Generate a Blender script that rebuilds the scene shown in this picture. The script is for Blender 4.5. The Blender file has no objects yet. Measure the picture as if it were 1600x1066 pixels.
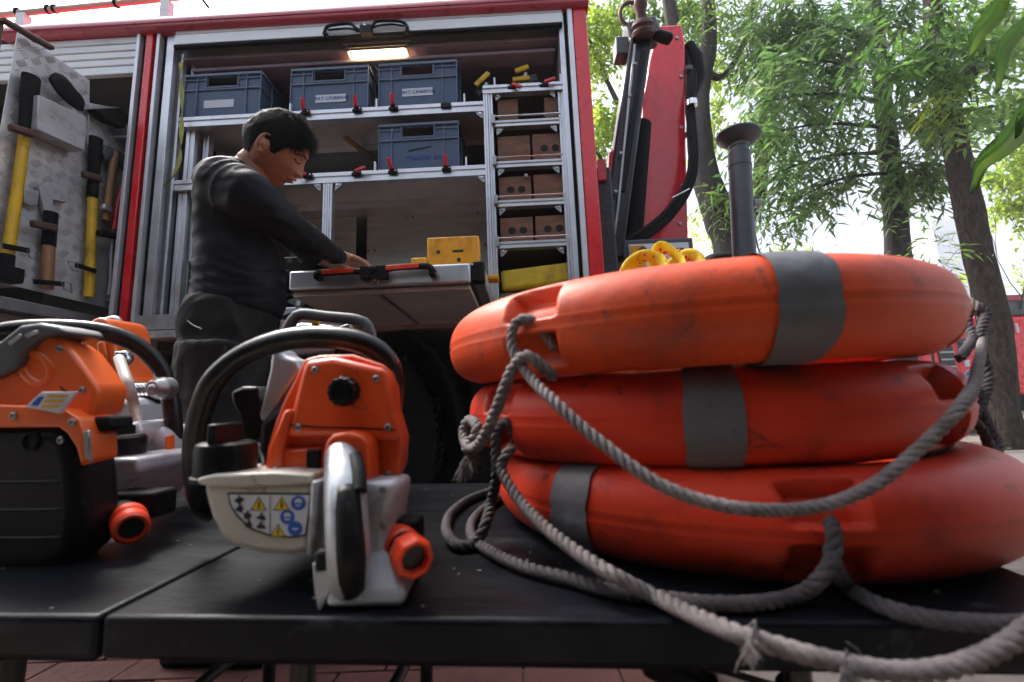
import bpy, math, random
import numpy as np
from mathutils import Vector, Matrix, Quaternion
from mathutils import noise as mnoise
random.seed(7)
S = bpy.context.scene
COL = S.collection
# ------------------------------------------------------------------ camera
F = 755.0; HC = 0.55
PIT = math.radians(9.4); ROL = math.radians(2.15)
fw = Vector((0, math.cos(PIT), math.sin(PIT)))
r0 = Vector((1, 0, 0)); u0 = Vector((0, -math.sin(PIT), math.cos(PIT)))
RR = r0*math.cos(ROL) - u0*math.sin(ROL)
UU = r0*math.sin(ROL) + u0*math.cos(ROL)
CP = Vector((0, 0, HC))
cam = bpy.data.cameras.new('camera'); camo = bpy.data.objects.new('camera', cam); COL.objects.link(camo)
m = Matrix.Identity(4)
for i in range(3):
    m[i][0] = RR[i]; m[i][1] = UU[i]; m[i][2] = -fw[i]; m[i][3] = CP[i]
camo.matrix_world = m
cam.sensor_width = 36; cam.lens = 36*F/1600; cam.clip_start = 0.02; cam.clip_end = 2000
cam.dof.use_dof = True; cam.dof.focus_distance = 1.75; cam.dof.aperture_fstop = 5.0
S.camera = camo
# ------------------------------------------------------------------ world, sun, exposure
SUN_EL = math.radians(52); SUN_AZ = math.radians(-48)      # azimuth measured from +Y towards +X
w = bpy.data.worlds.new('World'); S.world = w; w.use_nodes = True
nt = w.node_tree; nt.nodes.clear()
out = nt.nodes.new('ShaderNodeOutputWorld'); bg = nt.nodes.new('ShaderNodeBackground')
sky = nt.nodes.new('ShaderNodeTexSky'); sky.sky_type = 'NISHITA'; sky.sun_disc = False
sky.sun_elevation = SUN_EL; sky.sun_rotation = SUN_AZ; sky.dust_density = 6; sky.air_density = 1.0; sky.ozone_density = 1
hs = nt.nodes.new('ShaderNodeHueSaturation'); hs.inputs['Saturation'].default_value = 0.60; hs.inputs['Value'].default_value = 1.0
nt.links.new(sky.outputs[0], hs.inputs['Color']); nt.links.new(hs.outputs[0], bg.inputs[0])
bg.inputs[1].default_value = 0.15
nt.links.new(bg.outputs[0], out.inputs[0])
sl = bpy.data.lights.new('sun', 'SUN'); sl.energy = 1.5; sl.angle = math.radians(20); sl.color = (1, .98, .95)
so = bpy.data.objects.new('sun', sl); COL.objects.link(so)
sd = Vector((math.sin(SUN_AZ)*math.cos(SUN_EL), math.cos(SUN_AZ)*math.cos(SUN_EL), math.sin(SUN_EL)))
so.rotation_euler = sd.to_track_quat('Z', 'Y').to_euler(); so.location = (0, 0, 20)
S.view_settings.view_transform = 'Standard'; S.view_settings.look = 'None'
S.view_settings.exposure = 1.62; S.view_settings.gamma = 1
S.render.engine = 'CYCLES'; S.cycles.use_denoising = True
S.cycles.max_bounces = 6; S.cycles.caustics_reflective = False; S.cycles.caustics_refractive = False

# ------------------------------------------------------------------ photo measuring helpers
def ray(px, py): return fw + RR*((px-800)/F) + UU*((533-py)/F)
def WY(px, py, Y): d = ray(px, py); return CP + d*(Y/d.y)
def WZ(px, py, z): d = ray(px, py); return CP + d*((z-HC)/d.z)
TYAW = math.radians(-1.5); TRO = Vector((0, 2.2, 0))
TRX = Vector((math.cos(TYAW), math.sin(TYAW), 0)); TRY = Vector((-math.sin(TYAW), math.cos(TYAW), 0))
def TU(px, py, v=0.0):
    d = ray(px, py); t = ((TRO+TRY*v-CP).dot(TRY))/d.dot(TRY); P = CP+d*t-TRO
    return Vector((P.dot(TRX), v, P.z))
def t2w(p): return TRO + TRX*p[0] + TRY*p[1] + Vector((0, 0, p[2]))
ta, tb, tz0 = -.014, .054, .38
yw = math.radians(-3.74)
TN = Vector((-ta, -tb, 1)).normalized()
EX = Vector((math.cos(yw), math.sin(yw), ta*math.cos(yw)+tb*math.sin(yw))).normalized(); EY = TN.cross(EX)
_d = ray(156, 963); OT = CP + _d*((tz0-HC)/(_d.z-ta*_d.x-tb*_d.y))
TM = Matrix.Identity(4)
for i in range(3):
    TM[i][0] = EX[i]; TM[i][1] = EY[i]; TM[i][2] = TN[i]; TM[i][3] = OT[i]
def tl(P): q = P-OT; return Vector((q.dot(EX), q.dot(EY), q.dot(TN)))
def TP(px, py, t): d = ray(px, py); return tl(CP + d*(((OT+EY*t-CP).dot(EY))/d.dot(EY)))
def TH(px, py, h=0.0): d = ray(px, py); return tl(CP + d*(((OT+TN*h-CP).dot(TN))/d.dot(TN)))

# ------------------------------------------------------------------ materials
def mat(name, col, rough=.5, metal=0., var=.12, vscale=8., bump=0., bscale=60., spec=.5, dirt=None, dscale=5., damt=.5, coat=0., trans=0., emit=None, es=0., stretch=None, bdet=5, bdist=.01, scuff=None, scs=30.):
    M = bpy.data.materials.new(name); M.use_nodes = True
    n = M.node_tree.nodes; l = M.node_tree.links; b = n['Principled BSDF']
    b.inputs['Roughness'].default_value = rough; b.inputs['Metallic'].default_value = metal
    b.inputs['Specular IOR Level'].default_value = spec
    if coat: b.inputs['Coat Weight'].default_value = coat; b.inputs['Coat Roughness'].default_value = .12
    tc = n.new('ShaderNodeTexCoord'); mp = n.new('ShaderNodeMapping'); l.new(tc.outputs['Object'], mp.inputs[0])
    if stretch: mp.inputs['Scale'].default_value = stretch
    no = n.new('ShaderNodeTexNoise'); no.inputs['Scale'].default_value = vscale; no.inputs['Detail'].default_value = 6
    l.new(mp.outputs[0], no.inputs['Vector'])
    mr = n.new('ShaderNodeMapRange'); mr.inputs[1].default_value = .3; mr.inputs[2].default_value = .7
    mr.inputs[3].default_value = 1-var; mr.inputs[4].default_value = 1+var
    l.new(no.outputs[0], mr.inputs[0])
    mx = n.new('ShaderNodeMix'); mx.data_type = 'RGBA'; mx.blend_type = 'MULTIPLY'; mx.inputs[0].default_value = 1
    mx.inputs[6].default_value = (*col, 1); l.new(mr.outputs[0], mx.inputs[7])
    last = mx.outputs[2]
    if dirt:
        n2 = n.new('ShaderNodeTexNoise'); n2.inputs['Scale'].default_value = dscale; n2.inputs['Detail'].default_value = 9; n2.inputs['Roughness'].default_value = .7
        l.new(mp.outputs[0], n2.inputs['Vector'])
        m2 = n.new('ShaderNodeMapRange'); m2.inputs[1].default_value = .52; m2.inputs[2].default_value = .72; m2.inputs[4].default_value = damt
        l.new(n2.outputs[0], m2.inputs[0])
        m3 = n.new('ShaderNodeMix'); m3.data_type = 'RGBA'; l.new(m2.outputs[0], m3.inputs[0]); l.new(last, m3.inputs[6]); m3.inputs[7].default_value = (*dirt, 1)
        last = m3.outputs[2]
    if scuff:
        n4 = n.new('ShaderNodeTexNoise'); n4.inputs['Scale'].default_value = scs; n4.inputs['Detail'].default_value = 8; n4.inputs['Roughness'].default_value = .75; n4.inputs['Distortion'].default_value = 1.2
        l.new(mp.outputs[0], n4.inputs['Vector']); m4 = n.new('ShaderNodeMapRange'); m4.inputs[1].default_value = .585; m4.inputs[2].default_value = .66; m4.inputs[4].default_value = .85
        l.new(n4.outputs[0], m4.inputs[0]); m5 = n.new('ShaderNodeMix'); m5.data_type = 'RGBA'; l.new(m4.outputs[0], m5.inputs[0]); l.new(last, m5.inputs[6]); m5.inputs[7].default_value = (*scuff, 1); last = m5.outputs[2]
    l.new(last, b.inputs['Base Color'])
    rr = n.new('ShaderNodeMapRange'); rr.inputs[1].default_value = .3; rr.inputs[2].default_value = .7
    rr.inputs[3].default_value = max(.03, rough-.08); rr.inputs[4].default_value = min(1, rough+.1)
    l.new(no.outputs[0], rr.inputs[0]); l.new(rr.outputs[0], b.inputs['Roughness'])
    if bump:
        n3 = n.new('ShaderNodeTexNoise'); n3.inputs['Scale'].default_value = bscale; n3.inputs['Detail'].default_value = bdet
        l.new(mp.outputs[0], n3.inputs['Vector'])
        bu = n.new('ShaderNodeBump'); bu.inputs['Strength'].default_value = bump; bu.inputs['Distance'].default_value = bdist
        l.new(n3.outputs[0], bu.inputs['Height']); l.new(bu.outputs[0], b.inputs['Normal'])
    if emit: b.inputs['Emission Color'].default_value = (*emit, 1); b.inputs['Emission Strength'].default_value = es
    return M
def leafmat(name, col, col2, scale=3.):
    M = bpy.data.materials.new(name); M.use_nodes = True
    n = M.node_tree.nodes; l = M.node_tree.links; b = n['Principled BSDF']; o = n['Material Output']
    ge = n.new('ShaderNodeNewGeometry'); mx = n.new('ShaderNodeMix'); mx.data_type = 'RGBA'
    mx.inputs[6].default_value = (*col, 1); mx.inputs[7].default_value = (*col2, 1)
    l.new(ge.outputs['Random Per Island'], mx.inputs[0]); l.new(mx.outputs[2], b.inputs['Base Color'])
    b.inputs['Roughness'].default_value = .42
    tr = n.new('ShaderNodeBsdfTranslucent'); ms = n.new('ShaderNodeMixShader'); ms.inputs[0].default_value = .5
    hb = n.new('ShaderNodeHueSaturation'); hb.inputs['Hue'].default_value = .475; hb.inputs['Value'].default_value = 2.8; l.new(mx.outputs[2], hb.inputs['Color'])
    l.new(hb.outputs[0], tr.inputs[0]); l.new(b.outputs[0], ms.inputs[1]); l.new(tr.outputs[0], ms.inputs[2]); l.new(ms.outputs[0], o.inputs[0])
    return M
M = {}
M['red'] = mat('red_paint', (.80, .016, .028), .28, var=.06, coat=.4, dirt=(.25, .03, .03), damt=.35)
M['redroof'] = mat('roof_paint', (.42, .035, .06), .3, var=.1, coat=.3, dirt=(.3, .1, .12), damt=.5)
M['alu'] = mat('aluminium', (.62, .63, .66), .38, metal=.85, var=.1, bump=.05, dirt=(.25, .24, .24), damt=.5, stretch=(1, 1, 1))
M['aluw'] = mat('anodised_strip', (.72, .73, .76), .35, metal=.4, var=.06, dirt=(.4, .4, .4), damt=.4)
M['aluplate'] = mat('brushed_plate', (.64, .62, .59), .42, metal=.3, var=.12, vscale=4, dirt=(.36, .32, .28), dscale=3, damt=.6, stretch=(1, 1, 8))
M['slat'] = mat('shutter_slat', (.76, .78, .80), .42, metal=.15, var=.06, dirt=(.35, .33, .3), dscale=9, damt=.35, stretch=(.5, 1, 3))
M['diamond'] = mat('tread_plate', (.66, .66, .67), .36, metal=.35, var=.12, dirt=(.3, .28, .26), damt=.5)
M['dark'] = mat('dark_rubber', (.006, .006, .007), .65, var=.2, spec=.14)
M['black'] = mat('black_plastic', (.005, .005, .006), .42, var=.15, spec=.2, scuff=(.03, .03, .03), scs=45, bump=.05, bscale=200, dirt=(.03, .028, .026), damt=.4)
M['blackgloss'] = mat('black_coated_tube', (.006, .007, .009), .34, spec=.35, var=.2, coat=.15, bump=.06, bscale=90, dirt=(.1, .09, .08), dscale=25, damt=.35)
M['inside'] = mat('interior_panel', (.16, .15, .15), .5, metal=.2, var=.2, dirt=(.08, .07, .06))
M['insidep'] = mat('ceiling_panel', (.30, .22, .27), .4, var=.15, dirt=(.15, .1, .12))
M['rust'] = mat('rusty_steel', (.11, .06, .05), .6, metal=.4, var=.3, dirt=(.06, .04, .035), bump=.2)
M['beam'] = mat('painted_sill', (.28, .19, .18), .45, metal=.3, var=.25, dirt=(.12, .06, .05), dscale=7, damt=.8)
M['crate'] = mat('blue_grey_crate', (.050, .088, .170), .5, var=.14, dirt=(.09, .12, .17), dscale=6, damt=.5)
M['crateedge'] = mat('crate_rib', (.13, .175, .26), .5, var=.2)
M['paper'] = mat('paper_tape', (.62, .66, .72), .7, var=.06)
M['ink'] = mat('blue_ink', (.04, .07, .35), .6)
M['wood'] = mat('oily_wood', (.19, .075, .040), .6, var=.5, vscale=6, bump=.35, bscale=40, dirt=(.08, .035, .022), dscale=4, damt=.8, stretch=(1, 6, 5))
M['woodd'] = mat('bored_hole', (.010, .005, .004), .8)
M['handlewood'] = mat('handle_wood', (.34, .17, .08), .5, var=.3, stretch=(8, 8, 1))
M['yellow'] = mat('yellow_paint', (.78, .47, .01), .4, var=.12, dirt=(.12, .08, .02), dscale=11, damt=.75)
M['orangey'] = mat('amber_plastic', (.85, .38, .01), .42, var=.06, dirt=(.3, .13, .02), dscale=14, damt=.7, bump=.08)
M['yelcloth'] = mat('yellow_fabric', (.62, .44, .02), .6, var=.2, dirt=(.2, .12, .02), dscale=7, damt=.75, bump=.4, bscale=14)
M['redclip'] = mat('red_clip', (.55, .01, .02), .3)
M['orange'] = mat('saw_orange', (.80, .085, .012), .36, scuff=(.30, .06, .03), scs=38, var=.07, coat=.25, bump=.03, bscale=150, dirt=(.35, .05, .02), dscale=9, damt=.45)
M['orange2'] = mat('saw_bright_orange', (.85, .13, .015), .33, scuff=(.40, .12, .05), scs=34, var=.07, coat=.3, dirt=(.4, .1, .04), dscale=12, damt=.35)
M['coupling'] = mat('coupling_red', (.85, .06, .015), .35, var=.06)
M['cream'] = mat('tank_plastic', (.55, .51, .45), .38, scuff=(.26, .20, .14), scs=36, var=.08, dirt=(.25, .17, .1), dscale=7, damt=.6, bump=.03)
M['white'] = mat('white_casing', (.50, .50, .53), .36, scuff=(.12, .10, .09), scs=42, metal=.15, var=.1, dirt=(.14, .12, .1), dscale=11, damt=.7, bump=.05)
M['chrome'] = mat('bright_metal', (.7, .7, .72), .18, metal=1, var=.1)
M['steel'] = mat('worn_steel', (.34, .34, .35), .4, metal=.9, var=.2, dirt=(.1, .07, .05), damt=.6)
M['silver'] = mat('silver_casting', (.45, .47, .50), .35, metal=.6, var=.12, bump=.1, dirt=(.12, .11, .1), damt=.5)
M['table'] = mat('table_sheet', (.003, .004, .007), .40, var=.35, vscale=5, spec=.16, bump=.06, bscale=55, scuff=(.03, .034, .042), scs=14, dirt=(.020, .023, .029), dscale=7, damt=.8, stretch=(.6, 2.2, 1))
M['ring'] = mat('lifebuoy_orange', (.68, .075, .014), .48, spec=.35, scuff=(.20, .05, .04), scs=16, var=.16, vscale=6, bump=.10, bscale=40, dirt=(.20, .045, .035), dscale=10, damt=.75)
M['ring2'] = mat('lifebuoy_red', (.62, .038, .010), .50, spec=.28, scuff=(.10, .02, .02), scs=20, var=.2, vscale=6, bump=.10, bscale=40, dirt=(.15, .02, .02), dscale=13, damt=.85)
M['tape'] = mat('grey_tape', (.135, .135, .15), .45, spec=.3, scuff=(.04, .04, .045), scs=26, var=.16, vscale=9, bump=.15, bscale=40, dirt=(.07, .065, .07), dscale=9, damt=.6)
M['rope'] = mat('rope_fibre', (.19, .165, .165), .85, var=.35, vscale=60, bump=.3, bscale=400, dirt=(.12, .09, .085), dscale=9, damt=.6)
M['roped'] = mat('dark_rope_fibre', (.075, .065, .072), .85, var=.35, vscale=60, bump=.3, bscale=400, dirt=(.07, .055, .06), dscale=12, damt=.6)  # darker rope tone for some of the lines
M['skin'] = mat('skin', (.40, .185, .115), .5, var=.16, vscale=22, bump=.08, bscale=200)
M['hair'] = mat('black_hair', (.006, .005, .005), .62, var=.3, vscale=40, spec=.14)
M['shirt'] = mat('black_jersey', (.008, .009, .013), .55, var=.12, bump=.6, bscale=4.5, bdet=1.2, bdist=.04, spec=.14, stretch=(1, 1, 4.0))
M['trous'] = mat('charcoal_trousers', (.014, .013, .013), .8, var=.2, vscale=30, bump=.6, bscale=6, bdet=1.5, bdist=.04, spec=.25, stretch=(2.5, 2.5, 1))
M['bark'] = mat('bark', (.042, .032, .026), .9, var=.6, vscale=12, spec=.2, bump=1.0, bscale=22, bdist=.03, dirt=(.11, .08, .055), dscale=9, damt=.8, stretch=(2, 2, .7))
M['barkd'] = mat('dark_bark', (.03, .026, .025), .85, var=.5, vscale=9, bump=.8, bscale=16, stretch=(2, 2, .7))
M['glass'] = mat('dark_glass', (.03, .035, .04), .08)
M['lamp'] = mat('lamp_lens', (1, .8, .45), .4, emit=(1, .72, .34), es=14)
M['lampb'] = mat('lamp_housing', (.45, .40, .33), .35, metal=.3)
M['stickw'] = mat('sticker_white', (.62, .63, .68), .4, var=.05)
M['stickk'] = mat('sticker_black', (.015, .015, .015), .4)
M['stickb'] = mat('sticker_blue', (.02, .10, .45), .4)
M['sticky'] = mat('sticker_yellow', (.75, .5, .02), .4)
M['strap'] = mat('olive_webbing', (.30, .30, .07), .7, var=.3, bump=.3)
M['green'] = mat('dark_green_case', (.02, .055, .03), .5)
M['brown'] = mat('brown_panel', (.13, .085, .07), .5, var=.2)
M['greyp'] = mat('grey_steel_paint', (.085, .09, .10), .5, metal=.3, var=.12, dirt=(.04, .04, .045), damt=.5)
M['concrete'] = mat('haze_paled_concrete', (.78, .80, .83), .8, var=.03)  # paled to stand in for distance haze

# ------------------------------------------------------------------ mesh builder
class MB:
    def __init__(s): s.v = []; s.f = []
    def add(s, vs, fs):
        o = len(s.v); s.v += [Vector(p) for p in vs]; s.f += [tuple(i+o for i in f) for f in fs]; return s
    def box(s, a, b, mtx=None):
        x0, y0, z0 = a; x1, y1, z1 = b
        vs = [Vector(p) for p in ((x0,y0,z0),(x1,y0,z0),(x1,y1,z0),(x0,y1,z0),(x0,y0,z1),(x1,y0,z1),(x1,y1,z1),(x0,y1,z1))]
        if mtx: vs = [mtx @ p for p in vs]
        return s.add(vs, [(0,3,2,1),(4,5,6,7),(0,1,5,4),(1,2,6,5),(2,3,7,6),(3,0,4,7)])
    def prism(s, poly, d, d2=None):
        """poly: list of 3D points; extruded by the vector d"""
        n = len(poly); d = Vector(d); P = [Vector(p) for p in poly]
        top = [p+d for p in P]
        fs = [tuple(range(n))[::-1], tuple(range(n, 2*n))] + [(i, (i+1) % n, n+(i+1) % n, n+i) for i in range(n)]
        return s.add(P+top, fs)
    def bar(s, a, b, w, h, up=(0, 0, 1)):
        a = Vector(a); b = Vector(b); d = (b-a); L = d.length; d.normalize(); up = Vector(up)
        x = d.cross(up)
        if x.length < 1e-4: x = d.cross(Vector((0, 1, 0)))
        x.normalize(); z = x.cross(d)
        mt = Matrix.Identity(4)
        for i in range(3): mt[i][0] = x[i]; mt[i][1] = d[i]; mt[i][2] = z[i]; mt[i][3] = a[i]
        return s.box((-w/2, 0, -h/2), (w/2, L, h/2), mt)
    def loft(s, rings, closed=False, cap=True):
        n = len(rings[0]); o = len(s.v)
        for r in rings: s.v += [Vector(p) for p in r]
        k = len(rings)
        for i in range(k if closed else k-1):
            for j in range(n):
                a = i*n+j; b = i*n+(j+1) % n; c = ((i+1) % k)*n+(j+1) % n; d = ((i+1) % k)*n+j
                s.f.append((o+a, o+b, o+c, o+d))
        if cap and not closed:
            s.f.append(tuple(o+j for j in range(n))[::-1]); s.f.append(tuple(o+(k-1)*n+j for j in range(n)))
        return s
    def tube(s, pts, r, n=12, closed=False, flat=1.0, up=None, cap=True):
        P = [Vector(p) for p in pts]; k = len(P)
        rs = r if isinstance(r, (list, tuple)) else [r]*k
        rings = []; nrm = None
        for i in range(k):
            if closed: t = P[(i+1) % k]-P[i-1]
            else: t = P[min(i+1, k-1)]-P[max(i-1, 0)]
            t.normalize()
            if nrm is None:
                nrm = Vector(up) if up else (Vector((0, 0, 1)) if abs(t.z) < .9 else Vector((0, 1, 0)))
            nrm = nrm - t*nrm.dot(t); nrm.normalize(); b = t.cross(nrm)
            rings.append([P[i] + (nrm*math.cos(a)*flat + b*math.sin(a))*rs[i] for a in [2*math.pi*j/n for j in range(n)]])
        return s.loft(rings, closed, cap)
    def cyl(s, a, b, r, n=20, r2=None): return s.tube([a, b], [r, r if r2 is None else r2], n)
    def lathe(s, c, axis, prof, n=28):
        """prof: (radius, height along axis)"""
        c = Vector(c); ax = Vector(axis).normalized(); x = ax.orthogonal().normalized(); y = ax.cross(x)
        rings = [[c+ax*h+(x*math.cos(2*math.pi*j/n)+y*math.sin(2*math.pi*j/n))*max(r, 1e-5) for j in range(n)] for r, h in prof]
        return s.loft(rings)
    def sphere(s, c, r, n=14):
        sc = Vector(r) if hasattr(r, '__len__') else Vector((r, r, r)); c = Vector(c)
        rings = [[c+Vector((math.sin(a)*math.cos(b)*sc.x, math.sin(a)*math.sin(b)*sc.y, math.cos(a)*sc.z)) for b in [2*math.pi*j/n for j in range(n)]] for a in [math.pi*(.02+.96*i/(n-1)) for i in range(n)]]
        return s.loft(rings[::-1])
    def build(s, name, material, parent=None, bevel=0., smooth=False, seg=2, sub=0, remesh=0., kind=None, sharp=None):
        me = bpy.data.meshes.new(name); me.from_pydata([tuple(p) for p in s.v], [], s.f)
        me.materials.append(M[material] if isinstance(material, str) else material)
        o = bpy.data.objects.new(name, me); COL.objects.link(o)
        if parent is not None: o.parent = parent
        if remesh:
            mo = o.modifiers.new('r', 'REMESH'); mo.mode = 'VOXEL'; mo.voxel_size = remesh; mo.use_smooth_shade = True
        if bevel:
            mo = o.modifiers.new('b', 'BEVEL'); mo.width = bevel; mo.segments = seg; mo.limit_method = 'ANGLE'; mo.angle_limit = math.radians(35); mo.harden_normals = False
        if sub:
            mo = o.modifiers.new('s', 'SUBSURF'); mo.levels = mo.render_levels = sub
        if smooth or bevel or sub:
            for p in me.polygons: p.use_smooth = True
            if not sub and not remesh:
                me.update()
                try: me.set_sharp_from_angle(angle=math.radians(sharp or (60 if bevel else 45)))
                except Exception: pass
        if kind: o['kind'] = kind
        return o
def thing(name, label, cat, loc=(0, 0, 0), group=None, mtx=None):
    o = bpy.data.objects.new(name, None); COL.objects.link(o); o.empty_display_size = .1
    if mtx is not None: o.matrix_world = mtx
    else: o.location = loc
    o['label'] = label; o['category'] = cat
    if group: o['group'] = group
    return o
def tag(o, label, cat, group=None):
    o['label'] = label; o['category'] = cat
    if group: o['group'] = group
    return o
def struct(o): o['kind'] = 'structure'; return o
def copytree(o, parent=None):
    c = o.copy(); COL.objects.link(c)
    if parent is not None: c.parent = parent
    for ch in o.children: copytree(ch, c)
    return c
def catmull(pts, step=.01, closed=False):
    P = [Vector(p) for p in pts]; n = len(P); outp = []
    for i in range(n if closed else n-1):
        if closed: a, b, c, d = P[i-1], P[i], P[(i+1) % n], P[(i+2) % n]
        else: a, b, c, d = P[max(i-1, 0)], P[i], P[i+1], P[min(i+2, n-1)]
        k = max(2, int((c-b).length/step))
        for j in range(k):
            t = j/k; t2 = t*t; t3 = t2*t
            outp.append(.5*((2*b)+(c-a)*t+(2*a-5*b+4*c-d)*t2+(3*b-a-3*c+d)*t3))
    if not closed: outp.append(P[-1].copy())
    return outp
def text(s, size, name, material, parent, loc, rx=math.pi/2, rz=0., depth=.0008, shear=0.):
    c = bpy.data.curves.new(name, 'FONT'); c.body = s; c.size = size; c.extrude = depth; c.align_x = 'CENTER'; c.align_y = 'CENTER'; c.shear = shear
    tmp = bpy.data.objects.new(name, c); COL.objects.link(tmp)
    me = bpy.data.meshes.new_from_object(tmp); bpy.data.objects.remove(tmp)
    me.materials.clear(); me.materials.append(M[material]); o = bpy.data.objects.new(name, me); COL.objects.link(o)
    o.parent = parent; o.location = loc; o.rotation_euler = (rx, 0, rz); return o
TMAT = Matrix.Translation(TRO) @ Matrix.Rotation(TYAW, 4, 'Z')
# ================================================================== GROUND
def ground():
    # one sheet: fine near the camera, coarse to the horizon
    xs = np.concatenate([np.linspace(-400, -12, 12), np.linspace(-10, 14, 170), np.linspace(16, 400, 12)])
    ys = np.concatenate([np.linspace(-200, -3, 8), np.linspace(-2.5, 14, 130), np.linspace(16, 600, 14)])
    v = []; f = []
    for y in ys:
        for x in xs:
            z = 0
            if -10 < x < 14 and -3 < y < 15: z = mnoise.noise(Vector((x*1.3, y*1.3, 0)))*.012 + mnoise.noise(Vector((x*6, y*6, 3)))*.006
            v.append((x, y, z-.006))
    n = len(xs)
    for j in range(len(ys)-1):
        for i in range(n-1): f.append((j*n+i, j*n+i+1, (j+1)*n+i+1, (j+1)*n+i))
    g = MB().add(v, f).build('ground', mat('dirt_ground', (.18, .15, .13), .9, var=.35, vscale=2.2, bump=1.0, bscale=11, dirt=(.085, .07, .06), dscale=9, damt=.9), smooth=True)
    struct(g)
    # red paved apron under the tables, a hair above the dirt
    pv = struct(thing('pavement', '', ''))
    for k in ('label', 'category'): del pv[k]
    pm = mat('red_paver', (.11, .036, .028), .75, var=.35, vscale=4, bump=.5, bscale=30, dirt=(.06, .035, .03), dscale=5, damt=.7)
    base = None
    for j in range(-2, 12):
        for i in range(-15, 3):
            x = i*.205 + (.1 if j % 2 else 0); y = .45+j*.105
            if x > .3: continue
            if base is None:
                base = MB().box((0, 0, -.03), (.2, .1, .03)).build('paver', pm, pv, bevel=.003); b = base
            else:
                b = base.copy(); COL.objects.link(b)
            b.location = (x, y, -.018+random.uniform(-.002, .002)); b.rotation_euler = (random.uniform(-.01, .01), random.uniform(-.01, .01), random.uniform(-.008, .008))
ground()

# ================================================================== FIRE TRUCK
T = thing('fire_truck', 'red fire truck with open aluminium-shelved side locker, folded crane and roller shutters', 'fire truck', mtx=TMAT)
# body shell (rear/back wall, roof, chassis)
U0, U1, ZF, ZT = -1.70, .345, 1.04, 2.54
shell = MB()
shell.box((-3.4, 2.30, .95), (.42, 2.34, 2.70))           # far side wall
shell.box((-3.4, .02, 2.66), (.42, 2.34, 2.70))            # roof skin
shell.box((.405, .03, 1.0), (.44, 2.30, 2.66))             # end wall
shell.build('body_panel', 'red', T, bevel=.004)
b = MB()
prof = [(-.03, 2.628), (-.05, 2.64), (-.055, 2.665), (-.045, 2.70), (-.02, 2.722), (.05, 2.728), (.05, 2.628)]
b.prism([(-2.62, y, z) for y, z in prof], (3.075, 0, -.006)); b.build('roof_rail', 'redroof', T, bevel=.004)
b = MB(); b.box((-2.62, -.058, 2.655), (.455, -.054, 2.663)); b.build('drip_strip', 'redroof', T)
# posts beside the openings
def post(u, side):
    b = MB(); b.box((u, -.02, .62 if side else 1.0), (u+.036, .03, 2.626)); p = b.build('red_post', 'red', T, bevel=.003)
    return p
post(-1.858, 1)
MB().box((.374, -.022, .98), (.442, .028, 2.626)).build('red_post', 'red', T, bevel=.004)
for (a, c, m_, v0) in ((-1.886, -1.862, 'dark', .0), (-1.906, -1.888, 'aluw', -.024), (-1.820, -1.803, 'dark', .0), (-1.801, -1.784, 'aluw', -.02), (-1.782, -1.758, 'dark', .01), (-1.756, -1.716, 'alu', -.004), (.345, .370, 'aluw', -.026), (.328, .344, 'dark', .002), (.300, .327, 'alu', -.008)):
    MB().box((a, v0, 1.02), (c, .03, 2.626)).build('post_trim' if m_ != 'dark' else 'rubber_seal', m_, T, bevel=.002)
MB().box((-1.86, .03, .95), (-1.70, .8, 2.62)).build('partition', 'inside', T)
# guide rails inside the main opening (left) and jamb
for i, (a, v0) in enumerate(((-1.700, .03), (-1.672, .07), (-1.640, .10))):
    MB().box((a, v0, ZF), (a+.014, v0+.03, ZT)).build('guide_rail', 'alu', T, bevel=.002)
MB().box((.300, .03, ZF), (.318, .95, ZT)).build('side_panel', 'aluplate', T)
# interior box
MB().box((-1.72, .95, ZF), (.33, .97, 2.62)).build('back_panel', 'inside', T)
MB().box((-1.70, .03, 2.50), (.30, .95, 2.515)).build('ceiling_panel', 'insidep', T)
MB().box((-1.72, .0, 1.00), (.33, .95, 1.02)).build('floor_panel', 'inside', T)
MB().box((-1.66, .06, 2.455), (.28, .16, 2.475)).build('ceiling_strip', 'insidep', T, bevel=.004)
# sill beam
MB().box((-1.70, -.03, .985), (.40, .02, 1.055)).build('sill_beam', 'beam', T, bevel=.004)
MB().box((-1.76, -.05, 1.03), (-1.28, -.028, 1.10)).build('sill_cover', 'alu', T, bevel=.003)
MB().box((-1.76, -.055, .99), (-1.28, -.03, 1.024)).build('sill_cover', 'alu', T, bevel=.003)
# roller shutters
sh = MB().box((-1.70, -.005, 2.63), (.33, .03, 2.66)).build('roller_shutter', 'dark', T)
def slat(z0, z1, u0, u1, par, v=-.012):
    pr = [(v, z0), (v-.004, z0+.004), (v-.004, z1-.006), (v, z1-.002), (v+.012, z1-.002), (v+.012, z0)]
    return MB().prism([(u0, y, z) for y, z in pr], (u1-u0, 0, 0)).build('slat', 'slat', par)
slat(2.545, 2.607, -1.70, .318, sh, -.022); slat(2.609, 2.632, -1.70, .318, sh, -.018)
MB().box((-1.70, -.03, 2.528), (.318, -.005, 2.543)).build('bottom_bar', 'dark', sh, bevel=.003)
shl = MB().box((-3.2, .0, 2.635), (-1.91, .03, 2.66)).build('roller_shutter', 'dark', T)
for i in range(5):
    z = 2.418+i*.042; slat(z, z+(.040), -3.2, -1.908, shl, -.004-.001*i)
MB().box((-3.2, -.02, 2.40), (-1.908, .008, 2.418)).build('bottom_bar', 'slat', shl, bevel=.003)
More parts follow.
